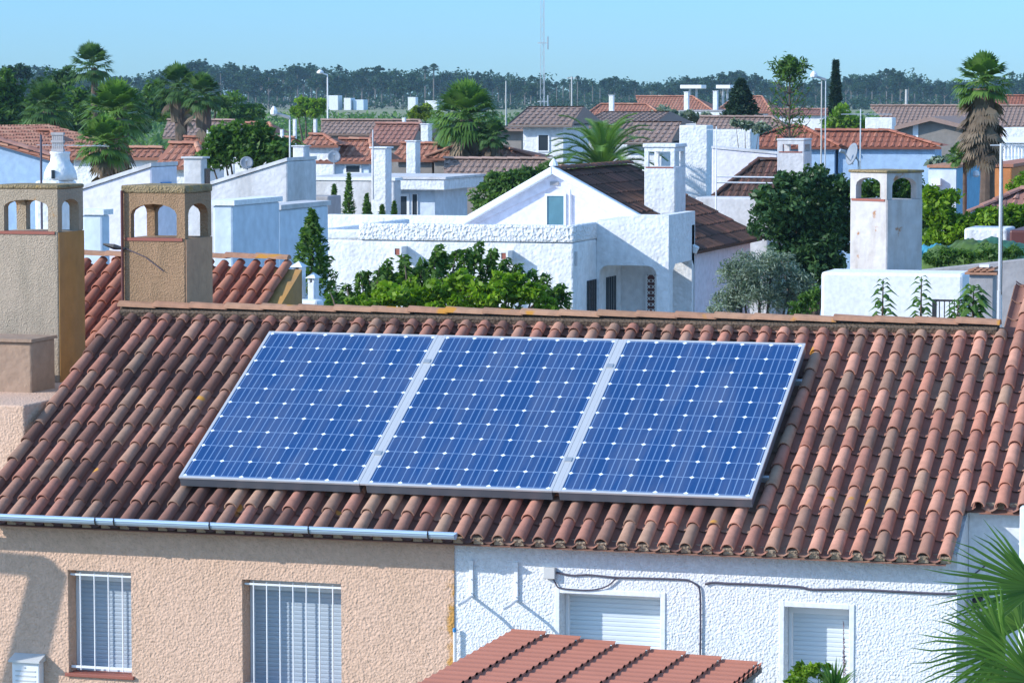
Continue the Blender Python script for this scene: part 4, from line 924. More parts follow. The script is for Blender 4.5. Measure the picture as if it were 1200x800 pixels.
plain_house('white two-storey house with blue window in the centre background', 613, 660, 690, 145, 128, M['white'], wins=((630, 644, 157, 178),), rise=.7, rmat='tilegrey')
plain_house('grey house half hidden behind the leafy palm', 560, 611, 614, 150, 140, M['greybeige'], rise=.6)
plain_house('white house with long brown eaves right of the two-storey house', 690, 757, 800, 146.5, 142, M['white'], rise=.6)
plain_house('low white house with brown roof behind the date palm', 735, 775, 800, 165, 116, M['white'], rise=.7, rmat='tilegrey')
HF('wide bright orange roof in the centre distance', (684, 136), (778, 136), (758, 122), (704, 122), 215, 22, M['tileorange'], M['greybeige'])
HF('large orange roof with white gable end in the distance', (752, 131), (838, 131), (812, 113), (745, 113), 235, 24, M['tileorange'], M['white'])
HF('orange roof with dormer to the right of the twin far chimneys', (838, 131), (905, 131), (893, 113), (862, 113), 245, 24, M['tileorange'], M['white'])
HF('low white house with flat eaves right of the dark conifer', (900, 133), (985, 133), (980, 128), (905, 128), 225, 14, M['tilepink'], M['white'])
for (x, y0, y1, lab) in ((716, 112, 124, 'slim white chimney on the wide bright orange far roof'), (804, 108, 130, 'left one of the twin far white chimneys'), (838, 107, 130, 'right one of the twin far white chimneys')):
    small_chimney(lab, x-2.5, x+2.5, x+4, y0, y1, 205, M['white'])
for (xa, xb, lab) in ((797, 824, 'left white flat canopy in front of the far trees'), (839, 857, 'right white flat canopy in front of the far trees')):
    a = at(xa, 101, 300); b = at(xb, 101, 300); t = thing('canopy', lab, 'canopy', ((a.x+b.x)/2, a.y, 0), 'white canopies before the far trees'); g = MB(); g.box(a.x, b.x, a.y, a.y+2, a.z-.25, a.z+.1); g.build('top', M['whitepaint'], t, bevel=.05)
    for q in (.35, .65): x = a.x+(b.x-a.x)*q; g = MB(); g.tube([(x, a.y+1, 2), (x, a.y+1, a.z-.25)], .12, 5); g.build('post', M['metal'], t)
block('low_wall_house', 'white low house front below the twin far chimneys', 'house', 795, 846, 870, 131, 200, M['white'], coping=M['greywall'])
HF('grey-brown roof behind the big white wall', (812, 151), (925, 151), (905, 137), (820, 137), 150, 22, M['tilegrey'], M['whiteold'])
# white walls right of centre
block('white_wall_house', 'tall blank white house wall right of the centre', 'house', 796, 829, 836, 147, 112, M['white'])
block('rear_white_wall', 'white wall stepping down behind the blank white house', 'wall', 800, 880, 890, 152, 120, M['white'])
sloped_block('shaded_wall', 'low white side wall left of the square chimney', 'wall', [(834, 174), (911, 181)], 106, 915, M['lavender'])
HF('brown weathered tiled roof in front of the square chimney', (836, 230), (930, 230), (930, 187), (888, 187), 101, 27, M['tilebrown'], M['whiteold'])
block('low_grey_wall', 'low weathered wall below the brown roof, left of the dark leafy tree', 'wall', 815, 900, 910, 232, 99, M['whiteold'])
X0, X1, Y0, Y1, z = box_px(911, 942, 961, 163, 96)
zc = lambda y: at(942, y, 96).z
Y1 = min(Y1, Y0+1.2)
open_chimney('chimney', 'square white chimney with small rectangular openings below the Norfolk pine', X0, X1, Y0, Y1, zc(240), zc(178), zc(170), zc(165), [M['whiteold']]*4, .17, arch=False, slab=.06, over=.02)
a = at(840, 207, 94); b = at(912, 208, 94)
t = thing('pipe_rail', 'pair of thin white horizontal pipes in front of the brown weathered roof', 'railing', tuple(a))
g = MB(); g.tube([a, b], .025, 5); g.build('pipe', M['whitepaint'], t); g = MB(); dz = Vector((0, 0, -.17)); g.tube([a+dz, b+dz], .025, 5); g.build('pipe', M['whitepaint'], t)
# red hip roof house
t, e = HF('light blue house with red hipped roof right of the Norfolk pine', (972, 171), (1103, 171), (1042, 153), (955, 153), 126, 27, M['tilered'], M['bluewall'], sp=.28)
HF('red hipped roof wing left of the light blue house', (842, 171), (985, 171), (940, 148), (925, 148), 127, 27, M['tilered'], M['bluewall'], sp=.28)
HF('large beige corrugated roof of a long white shed at right', (1046, 147), (1240, 147), (1240, 124), (1020, 124), 172, 22, M['tilegrey'], M['white'], xwall=None, tvar=.2)
block('shed_gable', 'white gable wall left of the large beige roof', 'wall', 1014, 1046, 1050, 138, 170, M['white'])
HF('pink far house with dark red roof behind the tall shaggy palm', (1140, 126), (1230, 126), (1230, 112), (1145, 112), 230, 24, M['tilered'], M['orangewall'])
def grey_gable():
    D = 140; P = [onY(x, y, at(1140, 170, D).y) for x, y in ((1050, 200), (1050, 153), (1092, 142), (1215, 172), (1215, 200))]
    t = thing('house', 'grey house with wide low gable left of the shaggy palm', 'house', (P[2].x, P[2].y, 0)); Y = P[0].y
    poly = [Vector((P[0].x, Y, 0)), P[1], P[2], P[3], Vector((P[3].x, Y, 0))]
    g = MB(); g.prism(poly, (0, 8, 0)); g.build('wall', M['greybeige'], t)
    g = MB(); 
    for a, b in ((P[1], P[2]), (P[2], P[3])):
        g.prism([a+Vector((0, -.4, .01)), b+Vector((0, -.4, .01)), b+Vector((0, -.4, .2)), a+Vector((0, -.4, .2))], (0, 8.4, 0))
    g.build('roof', M['tilegrey'], t)
    g = MB(); x = onY(1073, 150, Y).x; g.box(x-.12, x+.12, Y-.03, Y-.002, 0, onY(1073, 146, Y).z); g.build('white_stripe', M['smoothwhite'], t)
grey_gable()
block('teal_house', 'teal-blue flat house with white front behind the climbing vine', 'house', 1088, 1121, 1153, 197, 97, M['tealwall'], coping=M['ridge'])
X0, X1, Y0, Y1, z = box_px(1088, 1120.8, 1153, 199, 96.9)
tt = bpy.data.objects['teal_house']; g = MB(); g.box(X0, X1, Y0-.05, Y0-.004, z-1.9, z); g.build('front_render', M['palebluewall'], tt)
X0w, X1w, z0, z1 = pxr(1092, 1103, 209, 217, Y0-.06); g = MB(); g.box(X0w, X1w, Y0-.25, Y0-.052, z0, z1); g.build('air_conditioner', M['whitepaint'], tt)
q = onX(1138, 204, X1+.0); g = MB(); g.lathe((X1+.15, q.y, q.z-.1), [(.05, 0), (.12, .06), (.1, .18), (.03, .22)], 8); g.build('wall_lamp', M['whitepaint'], tt)
block('orange_house', 'bright orange house at the right edge with clay coping', 'house', 1156, 1186, 1225, 196, 88, M['orangewall'], coping=M['tileorange'])
HF('pinkish tiled roof at the right edge above the vine', (1135, 250), (1260, 250), (1250, 222), (1196, 222), 72, 24, M['tilepink'], M['greywall'])
block('balcony_house', 'white house with balustrade behind the shaggy palm at right edge', 'house', 1175, 1230, 1240, 150, 120, M['white'])
t = thing('balustrade', 'white balcony balustrade right of the shaggy palm trunk', 'balustrade', tuple(at(1190, 185, 110)))
g = MB()
for k in range(9):
    p = at(1178+k*4, 178, 110); g.lathe((p.x, p.y, p.z-.35), [(.05, 0), (.10, .2), (.05, .45), (.08, .8)], 8)
a = at(1174, 164, 110); b = at(1215, 164, 110); g.box(a.x, b.x, a.y-.1, a.y+.1, a.z-.1, a.z+.1); a = at(1174, 187, 110); g.box(a.x, b.x, a.y-.12, a.y+.12, a.z-.3, a.z+.0)
g.build('balusters', M['whitepaint'], t)

# dishes, poles, lamps, mast
def dish(label, px, py, rp, D, tilt=(.35, -.9, .35), pole=True):
    c = at(px, py, D); s = rp*D/F; d = Vector(tilt).normalized(); u = d.orthogonal().normalized(); w = d.cross(u)
    t = thing('satellite_dish', label, 'satellite dish', tuple(c), 'satellite dishes'); g = MB(); v = []; f = []
    rings = 5; seg = 18
    v.append(c)
    for i in range(1, rings+1):
        rr = i/rings
        for k in range(seg): a = 2*math.pi*k/seg; v.append(c+(u*math.cos(a)+w*math.sin(a))*s*rr+d*(s*.22*rr*rr))
    for k in range(seg): f.append((0, 1+k, 1+(k+1) % seg))
    for i in range(rings-1):
        for k in range(seg): f.append((1+i*seg+k, 1+(i+1)*seg+k, 1+(i+1)*seg+(k+1) % seg, 1+i*seg+(k+1) % seg))
    g.add(v, f); o = g.build('reflector', M['dish'], t, smooth=True); so = o.modifiers.new('s', 'SOLIDIFY'); so.thickness = .02
    g = MB(); tip = c+d*s*1.1; g.tube([c-Vector((0, 0, s*.9)), tip], .012, 5); g.tube([tip-d*.05, tip+d*.06], .035, 6); g.build('feed_arm', M['metal'], t)
    g = MB(); g.tube([c-d*.05, c-d*.12-Vector((0, 0, .1)), c-d*.12-Vector((0, 0, s*3.0))], .025, 6); g.build('mast', M['metal'], t)
dish('grey satellite dish on the white parapet above the brown chimney', 289, 191, 7.5, 78)
dish('grey satellite dish below the orange hipped roof', 391.5, 184, 7.5, 110)
dish('large tilted grey satellite dish beside the rust-stained white chimney', 1000, 181, 13, 60, (-.75, -.55, .25))
def pole(name, label, px, y0, y1, D, r=.05, head=None, mat='metal', cat='pole', group=None, seg=6):
    c = at(px, y1, D); top = at(px, y0, D); t = thing(name, label, cat, (c.x, c.y, c.z), group)
    g = MB(); g.tube([(c.x, c.y, c.z-1.5), (c.x, c.y, top.z)], [r, r*.7], seg); g.build('shaft', M[mat], t)
    if head == 'lamp':
        g = MB(); g.tube([(c.x, c.y, top.z-.05), (c.x-.4, c.y-.1, top.z+.08)], [.05, .04], 5); g.build('arm', M[mat], t)
        g = MB(); s = D/F*4.2; g.lathe((c.x-.4, c.y-.1, top.z), [(s*.25, 0), (s, .05), (s, .14), (s*.3, .25)], 10); g.build('lamp_head', M['whitepaint'], t)
    if head == 'aerial': g = MB(); aerial(g, (c.x-.3, c.y, top.z-.1), .9, .25, 7, .2); g.build('aerial', M[mat], t)
    if head == 'wires':
        g = MB(); g.tube([(c.x-.5, c.y, top.z-.15), (c.x+.5, c.y, top.z-.15)], .04, 4); g.build('cross_arm', M[mat], t)
    return t
G1 = 'street lamps'
pole('street_lamp', 'white street lamp left of the round green tree, before the far trees', 384, 87, 142, 180, .055, 'lamp', 'whitepaint', 'street lamp', G1)
pole('street_lamp', 'street lamp on grey pole beside the small white chimney box', 340, 136, 212, 82, .035, 'lamp', 'metal', 'street lamp', G1)
pole('street_lamp', 'street lamp left of the dark cypress', 967, 92, 190, 110, .03, 'lamp', 'metal', 'street lamp', G1)
pole('utility_pole', 'thin wooden pole in front of the cypress and red hipped roof', 962, 95, 225, 74, .025, None, 'concrete')
pole('utility_pole', 'tall pale pole in the field right of the lattice mast', 670, 90, 140, 320, .12, 'wires', 'concrete')
pole('utility_pole', 'dim pole in the field left of the lattice mast', 593, 95, 135, 420, .14, None, 'concrete')
pole('antenna_mast', 'thin aerial pole on the weathered roof left of the square chimney', 839, 148, 240, 98, .025, 'aerial', 'whitepaint', 'antenna')
pole('antenna_mast', 'aerial pole over the light blue house beside the large dish', 1008, 128, 200, 62, .02, 'aerial', 'metal', 'antenna')
pole('utility_pole', 'short concrete A-shaped pole before the far trees at right', 1062, 105, 128, 330, .2, None, 'concrete')
pole('antenna_mast', 'thin antenna on the orange roof beside the tall white stack', 437, 152, 176, 96, .03, None, 'metal', 'antenna')
# lattice mast
def lattice():
    D = 150; s = D/F; b = at(636, 178, D); top = at(638.5, -25, D); t = thing('lattice_mast', 'tall thin lattice radio mast rising above the centre treeline', 'mast', (b.x, b.y, 0))
    g = MB(); w = 4.2*s; H = top.z; cor = [(math.cos(R(90+120*k))*w, math.sin(R(90+120*k))*w) for k in range(3)]
    for cx, cy in cor: g.tube([(b.x+cx, b.y+cy, 0), (b.x+cx*.55, b.y+cy*.55, H)], .012, 4)
    z = 3.0; k = 0
    def pt(i, z): q = 1-.45*z/H; return (b.x+cor[i % 3][0]*q, b.y+cor[i % 3][1]*q, z)
    while z < H-.5:
        for i in range(3): g.tube([pt(i, z), pt(i+1, z+.45)], .006, 3)
        z += .45
    g.build('lattice', M['metal'], t)
    g = MB()
    for zz_ in (H*.62, H*.8): g.tube([(b.x-.25, b.y, zz_), (b.x+.25, b.y, zz_)], .03, 4); g.tube([(b.x+.25, b.y, zz_-.3), (b.x+.25, b.y, zz_+.3)], .035, 5)
    g.build('aerials', M['metal'], t)
lattice()

# ------------------------------------------------------------------ VEGETATION
def leaves_mesh(name, mat, C, size, parent, up=.3, tone=None, narrow=.5, dirs=None, fold=.25):
    C = np.asarray(C, float); n = len(C)
    nrm = rng.normal(size=(n, 3)); nrm[:, 2] = np.abs(nrm[:, 2])+up; nrm /= np.linalg.norm(nrm, axis=1)[:, None]
    d = rng.normal(size=(n, 3)) if dirs is None else dirs+rng.normal(size=(n, 3))*.35
    d -= nrm*(d*nrm).sum(1)[:, None]; d /= np.linalg.norm(d, axis=1)[:, None]+1e-9
    s = np.cross(nrm, d); sz = size*rng.uniform(.6, 1.35, n)[:, None]
    v = np.empty((n, 4, 3)); v[:, 0] = C-d*sz*.5; v[:, 1] = C+s*sz*narrow*.5+nrm*sz*fold*.3; v[:, 2] = C+d*sz*.5-nrm*sz*.1; v[:, 3] = C-s*sz*narrow*.5+nrm*sz*fold*.3
    v = v.reshape(-1, 3); p = np.array(parent_loc(parent)) if parent is not None else np.zeros(3)
    v = v-p
    me = bpy.data.meshes.new(name); me.vertices.add(4*n); me.vertices.foreach_set('co', v.ravel())
    me.loops.add(4*n); me.loops.foreach_set('vertex_index', np.arange(4*n, dtype='i')); me.polygons.add(n)
    me.polygons.foreach_set('loop_start', np.arange(0, 4*n, 4, dtype='i')); me.polygons.foreach_set('loop_total', np.full(n, 4, 'i'))
    me.update(calc_edges=True)
    if tone is None: tone = rng.uniform(0, 1, n)
    a = me.attributes.new('tone', 'FLOAT', 'POINT'); a.data.foreach_set('value', np.repeat(np.clip(tone, 0, 1), 4).astype('f'))
    me.materials.append(mat); o = bpy.data.objects.new(name, me); COL.objects.link(o)
    if parent is not None: o.parent = parent
    return o
def clumps(blobs, n, cl=14, crad=.45, seed_tone=.35):
    """blobs: (center Vector, rx, ry, rz). leaves sit in small clumps spread over each blob"""
    vol = np.array([(b[1]*b[2]*b[3])**.667 for b in blobs]); w = vol/vol.sum(); C = []; T = []
    for b, q in zip(blobs, w):
        m = max(20, int(n*q)); k = cl
        u = rng.normal(size=(k, 3)); u /= np.linalg.norm(u, axis=1)[:, None]; u *= rng.uniform(.30, .98, k)[:, None]
        ct = rng.uniform(0, 1, k); idx = rng.integers(0, k, m)
        off = rng.normal(size=(m, 3)); off /= np.linalg.norm(off, axis=1)[:, None]; off *= (rng.uniform(0, 1, m)**.6)[:, None]*crad*rng.uniform(.6, 1.4, k)[idx][:, None]
        p = (u[idx]+off)*np.array([b[1], b[2], b[3]])+np.array(b[0])
        C.append(p); T.append(ct[idx]*.6+rng.uniform(0, .4, m))
    return np.concatenate(C), np.concatenate(T)
def tree(name, label, cat, D, blobs_px, n, leaf, mat, trunk=None, group=None, narrow=.5, cl=14, crad=.48, zbase=0, deep=1.0, up=.3):
    bl = []; s = D/F
    for b in blobs_px:
        x, y, rx, ry = b[:4]; dd = b[4] if len(b) > 4 else 0
        c = at(x, y, D+dd); bl.append((c, rx*s, rx*s*deep, ry*s))
    cx = sum(b[0].x for b in bl)/len(bl); cy = sum(b[0].y for b in bl)/len(bl); zl = min(b[0].z for b in bl)
    t = thing(name, label, cat, (cx, cy, zbase), group)
    C, T = clumps(bl, n, cl, crad); leaves_mesh('crown', mat, C, leaf, t, up, T, narrow)
    g = MB(); r = trunk or max(.08, .02*(zl-zbase))
    fork = Vector((cx, cy, zbase+(zl-zbase)*.6))
    g.tube([(cx, cy, zbase), (cx+.05, cy, zbase+(zl-zbase)*.3), fork], [r*1.3, r, r*.85], 8)
    for b in bl[:12]:
        e = b[0]; m = fork.lerp(e, .55)+Vector((0, 0, b[3]*.15)); g.tube([fork, m, e+Vector((0, 0, b[3]*.4))], [r*.6, r*.35, r*.1], 6)
    g.build('trunk', M['bark'], t, smooth=True)
    return t
# near leafy tree behind the ridge
tree('leafy_tree', 'bright green leafy tree rising behind the roof ridge before the white house', 'tree', 46,
     [(470, 345, 40, 22), (520, 343, 38, 19), (560, 345, 40, 20), (600, 347, 38, 18), (640, 360, 18, 12), (540, 328, 20, 12), (590, 330, 24, 12), (500, 352, 40, 18), (430, 356, 30, 12), (627, 345, 14, 12), (480, 330, 10, 10), (610, 326, 9, 9), (455, 345, 12, 10)], 6200, .105, M['leafbright'], .09, cl=24, narrow=.55, crad=.30)
tree('leafy_tree', 'darker green leafy shoots left of the bright green tree, before the white house', 'tree', 47.5,
     [(405, 357, 22, 10), (440, 340, 18, 14), (455, 322, 12, 10), (492, 322, 12, 10), (520, 306, 8, 12), (553, 304, 8, 12), (575, 316, 10, 9), (470, 335, 24, 18), (505, 335, 20, 18), (648, 350, 16, 14), (395, 352, 12, 8), (430, 322, 8, 6)], 4200, .10, M['leafmid'], .06, cl=12, narrow=.5, crad=.35)
def sprouts(name, label, D, lst, leaf, mat, group=None):
    s_ = D/F; pts = []; dirs = []; g = MB(); b0 = at(lst[len(lst)//2][0], 372, D); t = thing(name, label, 'tree', (b0.x, b0.y, 0), group); fork = Vector((b0.x, b0.y, b0.z-.9))
    g.tube([(b0.x, b0.y, 0), tuple(fork)], [.10, .07], 7)
    for (px, yt, yb_, lean) in lst:
        a = at(px, yb_, D+random.uniform(-.5, .5)); b = at(px+lean*1.5, yt-4, D+random.uniform(-.5, .5)); g.tube([tuple(fork), tuple(a), tuple(a.lerp(b, .5)+Vector((0, 0, .05))), tuple(b)], [.04, .02, .012, .004], 5)
        n = int((yb_-yt)*4.2)
        for k in range(n):
            q = random.random(); p = a.lerp(b, q); an = k*2.4; r_ = leaf*(.5+.9*(1-q)); pts.append((p.x+math.cos(an)*r_, p.y+math.sin(an)*r_, p.z-random.uniform(0, .6)*leaf)); dirs.append((math.cos(an), math.sin(an), -.45))
    g.build('trunk', M['bark'], t, smooth=True); leaves_mesh('crown', mat, pts, leaf*1.25, t, .5, None, .42, np.array(dirs))
sprouts('leafy_tree', 'tree with long upright leafy shoots poking above the bright green tree', 47, [(395, 345, 368, -6), (412, 335, 365, -5), (428, 322, 362, -4), (440, 318, 360, 3), (452, 306, 358, 2), (466, 312, 356, 6), (478, 304, 350, -3), (492, 306, 350, 2), (505, 298, 350, 4), (512, 290, 340, 3), (527, 296, 340, 6), (540, 294, 338, 5), (553, 286, 338, 6), (566, 296, 338, 8), (585, 306, 340, 6), (600, 312, 345, 5), (617, 318, 350, 5), (632, 322, 352, 6), (645, 336, 360, 8), (655, 345, 366, 6)], .105, M['leafmid'])
tree('olive_tree', 'grey-green olive tree beside the porch of the white house', 'tree', 60,
     [(890, 322, 45, 28), (870, 340, 38, 28), (925, 345, 30, 25), (850, 355, 25, 20), (905, 305, 25, 16), (935, 330, 20, 20), (860, 318, 18, 14)], 15000, .10, M['leafolive'], .12, narrow=.22, cl=26, crad=.40)
tree('dark_leafy_tree', 'dense dark green glossy tree between the white house and rust-stained chimney', 'tree', 70,
     [(940, 235, 50, 35), (960, 265, 45, 40), (915, 255, 38, 35), (975, 220, 30, 22), (930, 215, 25, 15), (965, 305, 40, 30), (985, 240, 28, 40), (900, 230, 20, 14), (935, 290, 35, 25), (958, 203, 14, 10)], 19000, .15, M['leafdark'], .14, narrow=.5, cl=34, crad=.30)
tree('shrub', 'small green shrub between the olive tree and the white terrace wall', 'shrub', 50, [(945, 355, 12, 14), (955, 345, 8, 12), (935, 362, 10, 8)], 700, .09, M['leafmid'], .02)
tree('climbing_vine', 'sprawling yellow-green vine right of the rust-stained chimney', 'vine', 62,
     [(1095, 250, 20, 22), (1110, 235, 16, 14), (1115, 265, 25, 18), (1145, 262, 22, 16), (1165, 255, 22, 14), (1100, 280, 22, 12), (1185, 262, 18, 12), (1135, 280, 20, 8), (1200, 252, 20, 14), (1090, 225, 10, 12)], 9000, .13, M['leafbright'], .06, cl=18)
tree('net_hedge', 'hedge leaves poking through the green shade nets', 'hedge', 53.5, [(1100, 305, 22, 9), (1130, 300, 22, 9), (1160, 298, 20, 9), (1185, 297, 16, 9), (1110, 296, 14, 6)], 1500, .09, M['leafmid'], .04)
tree('hedge_tree', 'dark green foliage around the openings behind the rust-stained chimney', 'tree', 66, [(1060, 225, 25, 25), (1030, 222, 25, 22), (1080, 260, 25, 30)], 5000, .13, M['leafmid'], .06)
tree('hedge_tree', 'bright green shrub on the orange house wall at the right edge', 'shrub', 84, [(1195, 215, 14, 18), (1200, 235, 14, 14)], 1600, .14, M['leafbright'], .05)
tree('loquat_tree', 'green loquat tree left of the gable apex', 'tree', 100, [(590, 222, 28, 20), (570, 235, 18, 14), (615, 210, 25, 14), (640, 202, 18, 10), (600, 205, 16, 8), (580, 215, 14, 14)], 5200, .17, M['leafmid'], .1, cl=18)
tree('leafy_hedge', 'long leafy green hedge tree below the pair of palms', 'tree', 88, [(260, 175, 25, 20), (290, 172, 28, 24), (320, 178, 28, 18), (265, 160, 18, 16), (300, 158, 20, 14), (245, 185, 16, 12), (338, 185, 14, 12)], 9000, .2, M['leafmid'], .12, cl=22)
tree('round_tree', 'round bright green tree beside the white street lamp', 'tree', 225, [(358, 128, 16, 12), (372, 127, 12, 10), (348, 132, 9, 7)], 3000, .35, M['leafbright'], .2)
tree('round_tree', 'small yellow-green tree left of the leafy palm', 'tree', 200, [(493, 133, 12, 9), (500, 128, 8, 6), (486, 136, 7, 6)], 2200, .3, M['leafyellow'], .2)
tree('broadleaf_tree', 'big dark green tree at the left edge above the tiled roof', 'tree', 165, [(5, 110, 28, 25), (30, 120, 20, 22), (-10, 135, 30, 22), (20, 140, 25, 14)], 5500, .35, M['leafmid'], .3)
tree('broadleaf_tree', 'grey-blue airy tree above the left palms', 'tree', 320, [(20, 82, 16, 9), (12, 90, 10, 8), (30, 88, 10, 8)], 900, .5, M['leafeuc'], .25)
tree('broadleaf_tree', 'dark green tree mass between the two left palms', 'tree', 175, [(65, 105, 25, 22), (85, 130, 25, 20), (50, 130, 22, 18), (120, 118, 20, 16), (150, 125, 22, 16), (75, 90, 16, 12)], 6500, .35, M['leafdark'], .3)
tree('broadleaf_tree', 'dark bushy tree under the tallest left palm', 'tree', 160, [(95, 120, 22, 20), (110, 140, 24, 18), (140, 120, 24, 20), (165, 140, 20, 16), (80, 145, 22, 14), (40, 150, 26, 12)], 6500, .33, M['leafmid'], .3)
tree('broadleaf_tree', 'light green tree behind the pair of palms', 'tree', 190, [(180, 118, 22, 22), (200, 130, 22, 14), (275, 130, 25, 18), (255, 120, 14, 12), (295, 135, 14, 12)], 6500, .35, M['leafmid'], .3)
tree('olive_tree', 'greyish olive tree before the bright orange far roof', 'tree', 180, [(780, 133, 14, 9), (765, 137, 10, 6), (800, 136, 14, 8), (822, 138, 12, 6)], 2200, .28, M['leafolive'], .15)
tree('broadleaf_tree', 'yellow-green tree under the dark cypress', 'tree', 190, [(985, 135, 14, 12), (995, 145, 14, 10), (973, 145, 10, 8), (1010, 148, 10, 6)], 2600, .3, M['leafbright'], .2)
tree('shrub', 'olive-coloured shrub in front of the grey gable house', 'shrub', 108, [(1105, 190, 14, 8), (1120, 186, 12, 8), (1095, 192, 8, 6)], 1200, .2, M['leafolive'], .06)
tree('shrub', 'small grey-green bushes on the wall behind the blank white house', 'shrub', 118, [(873, 146, 10, 5), (890, 150, 12, 5), (862, 144, 6, 5)], 1200, .2, M['leafolive'], .06)
# conifers
def conifer(name, label, px, ytop, ybot, wpx, D, mat, leaf, n, group=None, ragged=.25, zb=0):
    s = D/F; c = at(px, ybot, D); top = at(px, ytop, D).z; H = top-c.z
    t = thing(name, label, 'tree', (c.x, c.y, zb), group)
    h = rng.uniform(0, 1, n); a = rng.uniform(0, 2*np.pi, n); lay = .75+.25*np.abs(np.sin(h*18+a))
    r = wpx*s*.5*(1-h)**.75*(.35+.65*rng.uniform(0, 1, n)**.4)*lay*(1+ragged*np.sin(a*5+h*30)); 
    C = np.stack([c.x+r*np.cos(a), c.y+r*np.sin(a), c.z+h*H], 1); dirs = np.stack([np.cos(a), np.sin(a), np.full(n, .6)], 1)
    leaves_mesh('crown', mat, C, leaf, t, .2, rng.uniform(0, 1, n), .35, dirs)
    g = MB(); g.tube([(c.x, c.y, zb), (c.x, c.y, top-H*.1)], [max(.06, wpx*s*.07), .02], 6); g.build('trunk', M['bark'], t)
for (px, y0, y1, w, D, lab) in ((392, 216, 290, 26, 94, 'left one of the slim thuja trees behind the white parapet'), (409, 203, 290, 24, 95, 'tallest of the slim thuja trees behind the white parapet'), (430, 227, 290, 24, 94, 'right one of the slim thuja trees behind the white parapet'), (448, 240, 285, 17, 94, 'small thuja shoot right of the slim thuja trees'), (462, 236, 285, 14, 95, 'smallest thuja shoot near the flat-roofed house'), (366, 246, 345, 62, 50, 'dark green conifer left of the big white house corner')):
    conifer('thuja', lab, px, y0, y1, w, D, M['leafmid'], .13, 1500, 'thuja trees')
conifer('cypress', 'tall dark pointed cypress behind the light blue house', 979, 72, 150, 17, 200, M['leafconifer'], .45, 2600)
conifer('conifer', 'dark bushy conifer before the orange far roofs', 868, 94, 138, 36, 168, M['leafconifer'], .4, 2600, ragged=.5)
def norfolk():
    D = 118; b = at(925, 168, D); s = D/F; t = thing('norfolk_pine', 'sparse Norfolk pine with tiered upswept branches above the square chimney', 'tree', (b.x, b.y, 0)); top = at(925, 72, D).z
    g = MB(); g.tube([(b.x, b.y, 0), (b.x, b.y, top)], [.12, .03], 6); C = []; g2 = MB()
    for j, (py, L) in enumerate(((163, 26), (150, 28), (140, 26), (125, 25), (110, 24), (97, 23), (88, 17), (80, 10), (75, 5))):
        z = at(925, py, D).z; n = 6
        for k in range(n):
            a = 2*math.pi*k/n+j*.5; L_ = L*s*random.uniform(.8, 1.1); pts = [Vector((b.x+math.cos(a)*L_*q, b.y+math.sin(a)*L_*q, z+L_*(.75*q*q+.15*q))) for q in (0, .35, .7, 1)]
            g.tube(pts, [.03, .02, .015, .01], 4)
            dens = 60 if py < 100 else 9
            for _ in range(dens):
                q = random.uniform(.35, 1.0); p = pts[1].lerp(pts[3], (q-.35)/.65)
                C.append((p.x+random.gauss(0, .07), p.y+random.gauss(0, .07), p.z+random.gauss(0, .08)))
    g.build('trunk', M['bark'], t); leaves_mesh('crown', M['leafmid'], C, .22, t, .3, None, .3)
norfolk()
# palms
def fan_leaf(mb, base, d, L, pet, nb=15, droop=.5, w=.045, tone=.5, spread=2.0):
    """fan leaf: petiole from base along d, blades spread in a fan at its end"""
    d = Vector(d).normalized(); side = d.cross(Vector((0, 0, 1)))
    side = side.normalized() if side.length > .05 else Vector((1, 0, 0)); up = side.cross(d).normalized()
    hub = base+d*pet-Vector((0, 0, pet*droop*.25))
    mb.tube([base, base.lerp(hub, .5)+Vector((0, 0, pet*.06)), hub], [w*.35, w*.3, w*.25], 3, tone=min(1, tone+.3), closed=False)
    for k in range(nb):
        a = spread*(k/(nb-1)-.5)*1.0
        bd = (d*math.cos(a)+side*math.sin(a)+up*.12*math.cos(a*1.5)).normalized(); Lk = L*(1-.28*abs(a)/(spread/2))*random.uniform(.9, 1.05)
        p1 = hub+bd*Lk*.6; p2 = hub+bd*Lk-Vector((0, 0, Lk*droop*random.uniform(.35, .7)))
        ws = bd.cross(up).normalized()*w*1.25
        tt = min(1, max(0, tone+random.uniform(-.15, .15)))
        mb.add([hub-ws*.25, hub+ws*.25, p1+ws*.8, p1-ws*.8, p2], [(0, 1, 2, 3), (3, 2, 4)], tt)
